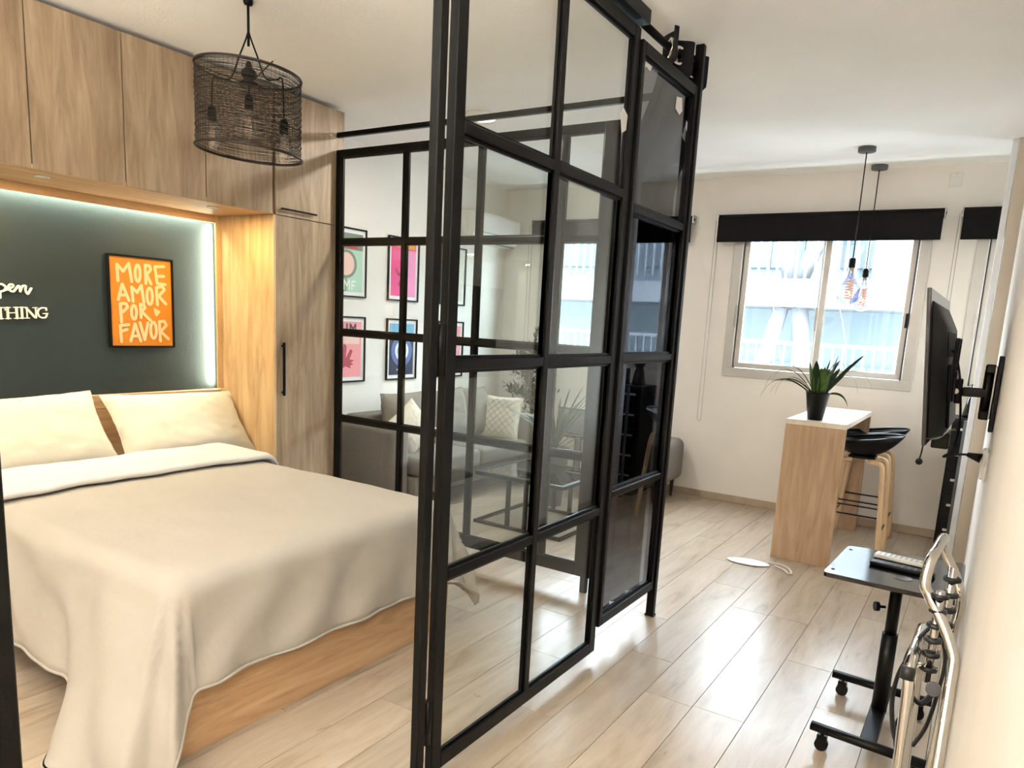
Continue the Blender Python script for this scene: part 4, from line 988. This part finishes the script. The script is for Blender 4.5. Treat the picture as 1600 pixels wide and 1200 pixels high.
for i, (yc, tl, lb) in enumerate(((4.86, 0.0, 'large grey sofa back cushion nearest the partition'), (5.40, 0.03, 'large grey sofa back cushion in the middle below the blue poster'), (5.84, -0.02, 'tall grey sofa back cushion at the far end by the plant'))):
    pillow('sofa_cushion', lb, (-4.24, yc, 0.69), 0.60 if i < 2 else 0.46, 0.50, 0.24, frame_rot((0, 1, tl), (-0.22, 0, 1)), SOFA, seed=20+i, cat='cushion', group='grey sofa back cushions')
pillow('throw_pillow', 'small cream throw pillow leaning beside the near sofa arm', (-4.05, 4.68, 0.66), 0.36, 0.36, 0.14, frame_rot((0.25, 0.9, 0.75), (-0.45, -0.6, 0.8)), PILW, seed=31, cat='cushion')
tp = pillow('throw_pillow', 'square cream throw pillow with diamond stitching at far sofa end', (-4.00, 5.96, 0.66), 0.44, 0.42, 0.15, frame_rot((1, 0.12, 0), (0, 0.25, 1)), PILW, seed=33, cat='cushion')
Mx = Matrix.Translation((-4.00, 5.96, 0.66)) @ frame_rot((1, 0.12, 0), (0, 0.25, 1))
st = MB()
for k in range(-3, 4):
    for sg in (-1, 1):
        a = [(q, sg*q+k*0.07) for q in [(-0.19+0.019*i) for i in range(21)]]
        a = [(u_, v_) for u_, v_ in a if abs(v_) < 0.18]
        if len(a) > 2:
            def zz(u_, v_):
                a_, b2 = u_/0.22, v_/0.21
                return 0.075*(max(0, 1-abs(a_)**3.2)**0.62)*(max(0, 1-abs(b2)**3.2)**0.62)+0.004
            for sgn in (1, -1): st.tube([Mx @ Vector((u_, v_, sgn*zz(u_, v_))) for u_, v_ in a], 0.003, 3)
st.build('stitching', LINEN, tp)
ot = thing('ottoman', 'grey rounded ottoman bench on dark legs against the far wall', 'ottoman', (-2.85, 6.5, 0))
box(-3.40, -2.365, 6.17, 6.80, 0.17, 0.575).build('seat', SOFA, ot, bevel=0.075, seg=6)
for a in (-3.3, -2.44):
    for c in (6.26, 6.70): MB().tube([(a, c, 0.0), (a-0.0, c, 0.18)], [0.011, 0.022], 10).build('leg', DARKLEG, ot)

# coffee table
ct = thing('coffee_table', 'black steel frame coffee table with glass top by the sofa', 'table', (-2.9, 5.0, 0))
X0, X1, Y0, Y1, Z = -3.30, -2.50, 4.60, 5.35, 0.42
for z in (Z, 0.012):
    f_ = MB(); q = 0.035 if z > 0.1 else 0.028; hh = 0.03 if z > 0.1 else 0.024
    zz0 = z-hh if z > 0.1 else 0.0
    f_.box(X0, X1, Y0, Y0+q, zz0, zz0+hh).box(X0, X1, Y1-q, Y1, zz0, zz0+hh).box(X0, X0+q, Y0+q, Y1-q, zz0, zz0+hh).box(X1-q, X1, Y0+q, Y1-q, zz0, zz0+hh)
    f_.build('top_frame' if z > 0.1 else 'base_frame', BLACKM, ct, bevel=0.002)
box(X0+0.035, X1-0.035, Y0+0.035, Y1-0.035, Z-0.012, Z-0.004).build('glass_top', FILM, ct)
for (lx, ly) in ((X0+0.3, Y0), (X1-0.34, Y0), (X0+0.3, Y1-0.03), (X1-0.34, Y1-0.03)):
    box(lx, lx+0.03, ly, ly+0.03, 0.0245, Z-0.0305).build('leg', BLACKM, ct, bevel=0.002)
# picture stand and agave
ps = thing('picture_rack', 'slim black metal rack holding small framed prints by the ottoman', 'rack', (-2.85, 5.95, 0))
for yy, zz in ((5.93, 0.58), (5.93, 0.27)):
    MB().tube([(-3.32, yy, zz), (-2.85, yy, zz)], 0.009, 8).build('shelf_rail', BLACKM, ps)
for xx in (-3.32, -2.85):
    MB().tube([(xx, 5.93, 0.0), (xx, 5.93, 0.85)], 0.009, 8).build('upright', BLACKM, ps)
    MB().tube([(xx, 5.93, 0.28), (xx, 5.74, 0.0)], 0.007, 8).build('foot', BLACKM, ps)
def small_frame(lbl, x0, x1, z0, z1, mat, y=5.905):
    t = thing('small_framed_print', lbl, 'picture', ((x0+x1)/2, y, z0), 'small framed prints on the rack')
    q = 0.010
    MB().box(x0, x1, y, y+0.012, z0, z0+q).box(x0, x1, y, y+0.012, z1-q, z1).box(x0, x0+q, y, y+0.012, z0+q, z1-q).box(x1-q, x1, y, y+0.012, z0+q, z1-q).build('frame', BLACKM, t)
    box(x0+q, x1-q, y+0.004, y+0.009, z0+q, z1-q).build('print', mat, t)
small_frame('wide grey landscape print at the top of the rack', -3.30, -2.87, 0.60, 0.84, P['grey'])
small_frame('cream print on the rack, middle row left', -3.30, -3.11, 0.44, 0.575, P['cream']); small_frame('cream print on the rack, middle row right', -3.06, -2.87, 0.44, 0.575, P['cream'])
small_frame('beige print on the rack, bottom row left', -3.30, -3.11, 0.285, 0.425, P['cream']); small_frame('beige print on the rack, bottom row right', -3.06, -2.87, 0.285, 0.425, P['cream'])
ac = (-3.13, 5.55, 0.0)
ag = potted('spiky_plant', 'spiky yucca in a tall grey pot behind the coffee table', ac, [(0.085, 0), (0.09, 0.004), (0.135, 0.50), (0.14, 0.52), (0.13, 0.52), (0.125, 0.48)], POTGRY, 0.48)
for k in range(46):
    a = 2*PI*k*0.381966; el = 0.35+0.9*((k*0.37) % 1)
    d_ = Vector((math.cos(a)*0.9, math.sin(a)*0.9, el*1.25))
    lf = MB(); blade(lf, Vector(ac)+Vector((0.015*math.cos(a), 0.015*math.sin(a), 0.48+0.14*(k/46))), d_, random.uniform(0.38, 0.62), 0.022, 0.5, 7)
    lf.build('leaf', LEAFO if k % 2 else LEAFD, ag)
# olive tree
oc = (-4.02, 6.56, 0.0)
ol = potted('olive_tree', 'bushy olive tree standing in the corner behind the sofa', oc, [(0.13, 0), (0.14, 0.01), (0.17, 0.35), (0.16, 0.35), (0.155, 0.32)], POTGRY, 0.32)
MB().tube(smooth_path([(oc[0], oc[1], 0.3), (oc[0]+0.02, oc[1], 0.6), (oc[0]-0.02, oc[1]-0.02, 0.95), (oc[0]+0.01, oc[1], 1.35)], 5), [0.022-0.0008*i for i in range(16)], 8).build('trunk', BARK, ol)
br = MB(); lv = MB()
for k in range(42):
    a = random.random()*2*PI; z0 = random.uniform(0.62, 1.35); L = random.uniform(0.18, 0.36)*(1.15-(z0-0.6)*0.45)
    el = random.uniform(0.1, 0.9)
    p0_ = Vector((oc[0], oc[1], z0)); d_ = Vector((math.cos(a), math.sin(a), el)).normalized()
    if d_.y > 0: d_.y *= 0.6
    p1_ = p0_+d_*L; br.tube([p0_, p0_+d_*L*0.5+Vector((0, 0, 0.01)), p1_+Vector((0, 0, 0.03))], [0.006, 0.004, 0.0015], 4)
    for q in range(44):
        f_ = random.uniform(0.2, 1.05); b0 = p0_+d_*L*f_+Vector([random.uniform(-.025, .025) for _ in range(3)])
        dd = (d_+Vector([random.uniform(-1, 1) for _ in range(3)])).normalized()
        blade(lv, b0, dd, random.uniform(0.05, 0.09), 0.019, 0.2, 2)
br.build('branches', BARK, ol); lo = lv.build('foliage', LEAFO, ol); lo['kind'] = 'stuff'

# ------------------------------------------------------------------ building across the street
YB = 13.0
bd_ = thing('apartment_building', 'white apartment building with railed balconies and slanted columns across the street', 'building', (-3, YB, -4))
box(-16, 10, YB+1.6, YB+2.2, -5, 4.2).build('back_wall', EXTB, bd_)
for zb in (2.10, -0.9):
    box(-16, 10, YB, YB+1.6, zb, zb+0.42).build('slab_band', EXTW, bd_)
    box(-16, 10, YB-0.03, YB+0.0, zb+0.40, zb+0.46).build('slab_edge', EXTGR, bd_)
for zb, lb in ((2.52, 0), (-0.48, 1)):
    rl = MB(); x = -9.0
    while x < 4.0:
        rl.box(x, x+0.035, YB+0.06, YB+0.09, zb, zb+1.0); x += 0.155
    rl.box(-9, 4, YB+0.05, YB+0.10, zb+0.99, zb+1.05)
    o = rl.build('railing', EXTW, bd_); o['kind'] = 'stuff'
rl = MB(); x = -9
while x < 4.0: rl.box(x, x+0.03, YB-0.10, YB-0.07, 0.7, 1.46); x += 0.155
rl.box(-9, 4, YB-0.12, YB-0.05, 1.46, 1.52); o = rl.build('railing', EXTW, bd_); o['kind'] = 'stuff'
box(-16, 10, YB-0.15, YB-0.02, 0.3, 0.7).build('slab_band', EXTW, bd_)
for x in (-3.3, -6.6, 0.4):
    for zb in (2.52, -0.48):
        t0, t1 = min(zb+2.58, 4.2), zb
        if zb == 2.52: pr = ((-0.12, 0.20, -0.08), (0.38, 0.95, 0.0)) 
        for (xa, xb) in (((x-0.15, x+0.22), (x+0.95, x+0.35)) if zb > 0 else ((x+0.1, x-0.40), (x+0.42, x+0.85))):
            MB().tube([(xa, YB+0.45, t0), (xb, YB+0.45, t1)], 0.14, 14).build('slanted_column', EXTW, bd_)
for x in (-8.6, -7.0, -5.4, -4.4, -2.5, -0.9, 0.7, 2.3):
    for zb in (2.52, -0.48):
        wn = box(x, x+1.25, YB+1.55, YB+1.6, zb+0.35, zb+1.6).build('window', EXTG if zb > 0 else EXTB, bd_)
        MB().box(x+0.6, x+0.65, YB+1.52, YB+1.55, zb+0.35, zb+1.6).box(x, x+1.25, YB+1.52, YB+1.55, zb+1.3, zb+1.34).build('window_bar', EXTW, wn)
box(-1.75, 0.0, YB-0.02, YB+1.5, 2.52, 4.2).build('stair_panel', EXTW, bd_)
box(-14, 8, 9.5, 18, -5.2, -5.0).build('street_slab', EXTGR, bd_)
for k, (pts, lb) in enumerate((([(-3.35, 12.6, 3.3), (-3.2, 12.6, 2.4), (-2.9, 12.6, 1.2), (-2.75, 12.6, 0.3)], 'thin dark cable hanging outside the left window sash'), ([(-2.35, 12.7, 3.4), (-2.2, 12.7, 2.4), (-1.95, 12.7, 1.5), (-1.85, 12.7, 0.3)], 'thin dark cable hanging outside the right window sash'))):
    o = MB().tube(smooth_path(pts, 5), 0.008, 4).build('hanging_cable', EXTGR); tag(o, lb, 'cable')

for x, y, _ in SPOTS:
    t = thing('ceiling_spot', 'white surface mounted ceiling spot over the coffee table', 'lamp', (x, y, 3.0))
    MB().lathe([(0.11, 0), (0.11, -0.035), (0.104, -0.04), (0.103, -0.012), (0.10, -0.01)], (x, y, 3.0), 24).build('housing', WHITEP, t)
    MB().lathe([(0.10, -0.030), (0.001, -0.031)], (x, y, 3.0), 20).build('diffuser', DLGLOW, t)
# bodies of the added fill uplights, out of view
for (x, y, z, p_), lb in zip(FILL_UPLIGHTS, ['unseen black uplight on a pole, added fill behind the camera', 'unseen black uplight on a pole, added fill in the near left corner', 'unseen black uplight on a pole, added fill right of the camera']):
    t = thing('added_fill_lamp', lb, 'lamp', (x, y, 0), 'added black fill uplights')
    MB().lathe([(0.14, 0), (0.14, 0.02), (0.02, 0.03), (0.001, 0.03)], (x, y, 0), 24).build('base', BLACKM, t)
    MB().tube([(x, y, 0.03), (x, y, z-0.12)], 0.012, 10).build('pole', BLACKM, t)
    MB().lathe([(0.015, -0.12), (0.10, -0.09), (0.17, -0.02), (0.18, 0.03), (0.176, 0.03), (0.16, -0.015), (0.09, -0.08), (0.001, -0.10)], (x, y, z), 28).build('bowl', BLACKM, t)
    MB().lathe([(0.12, -0.03), (0.001, -0.028)], (x, y, z), 20).build('diffuser', DLGLOW, t)
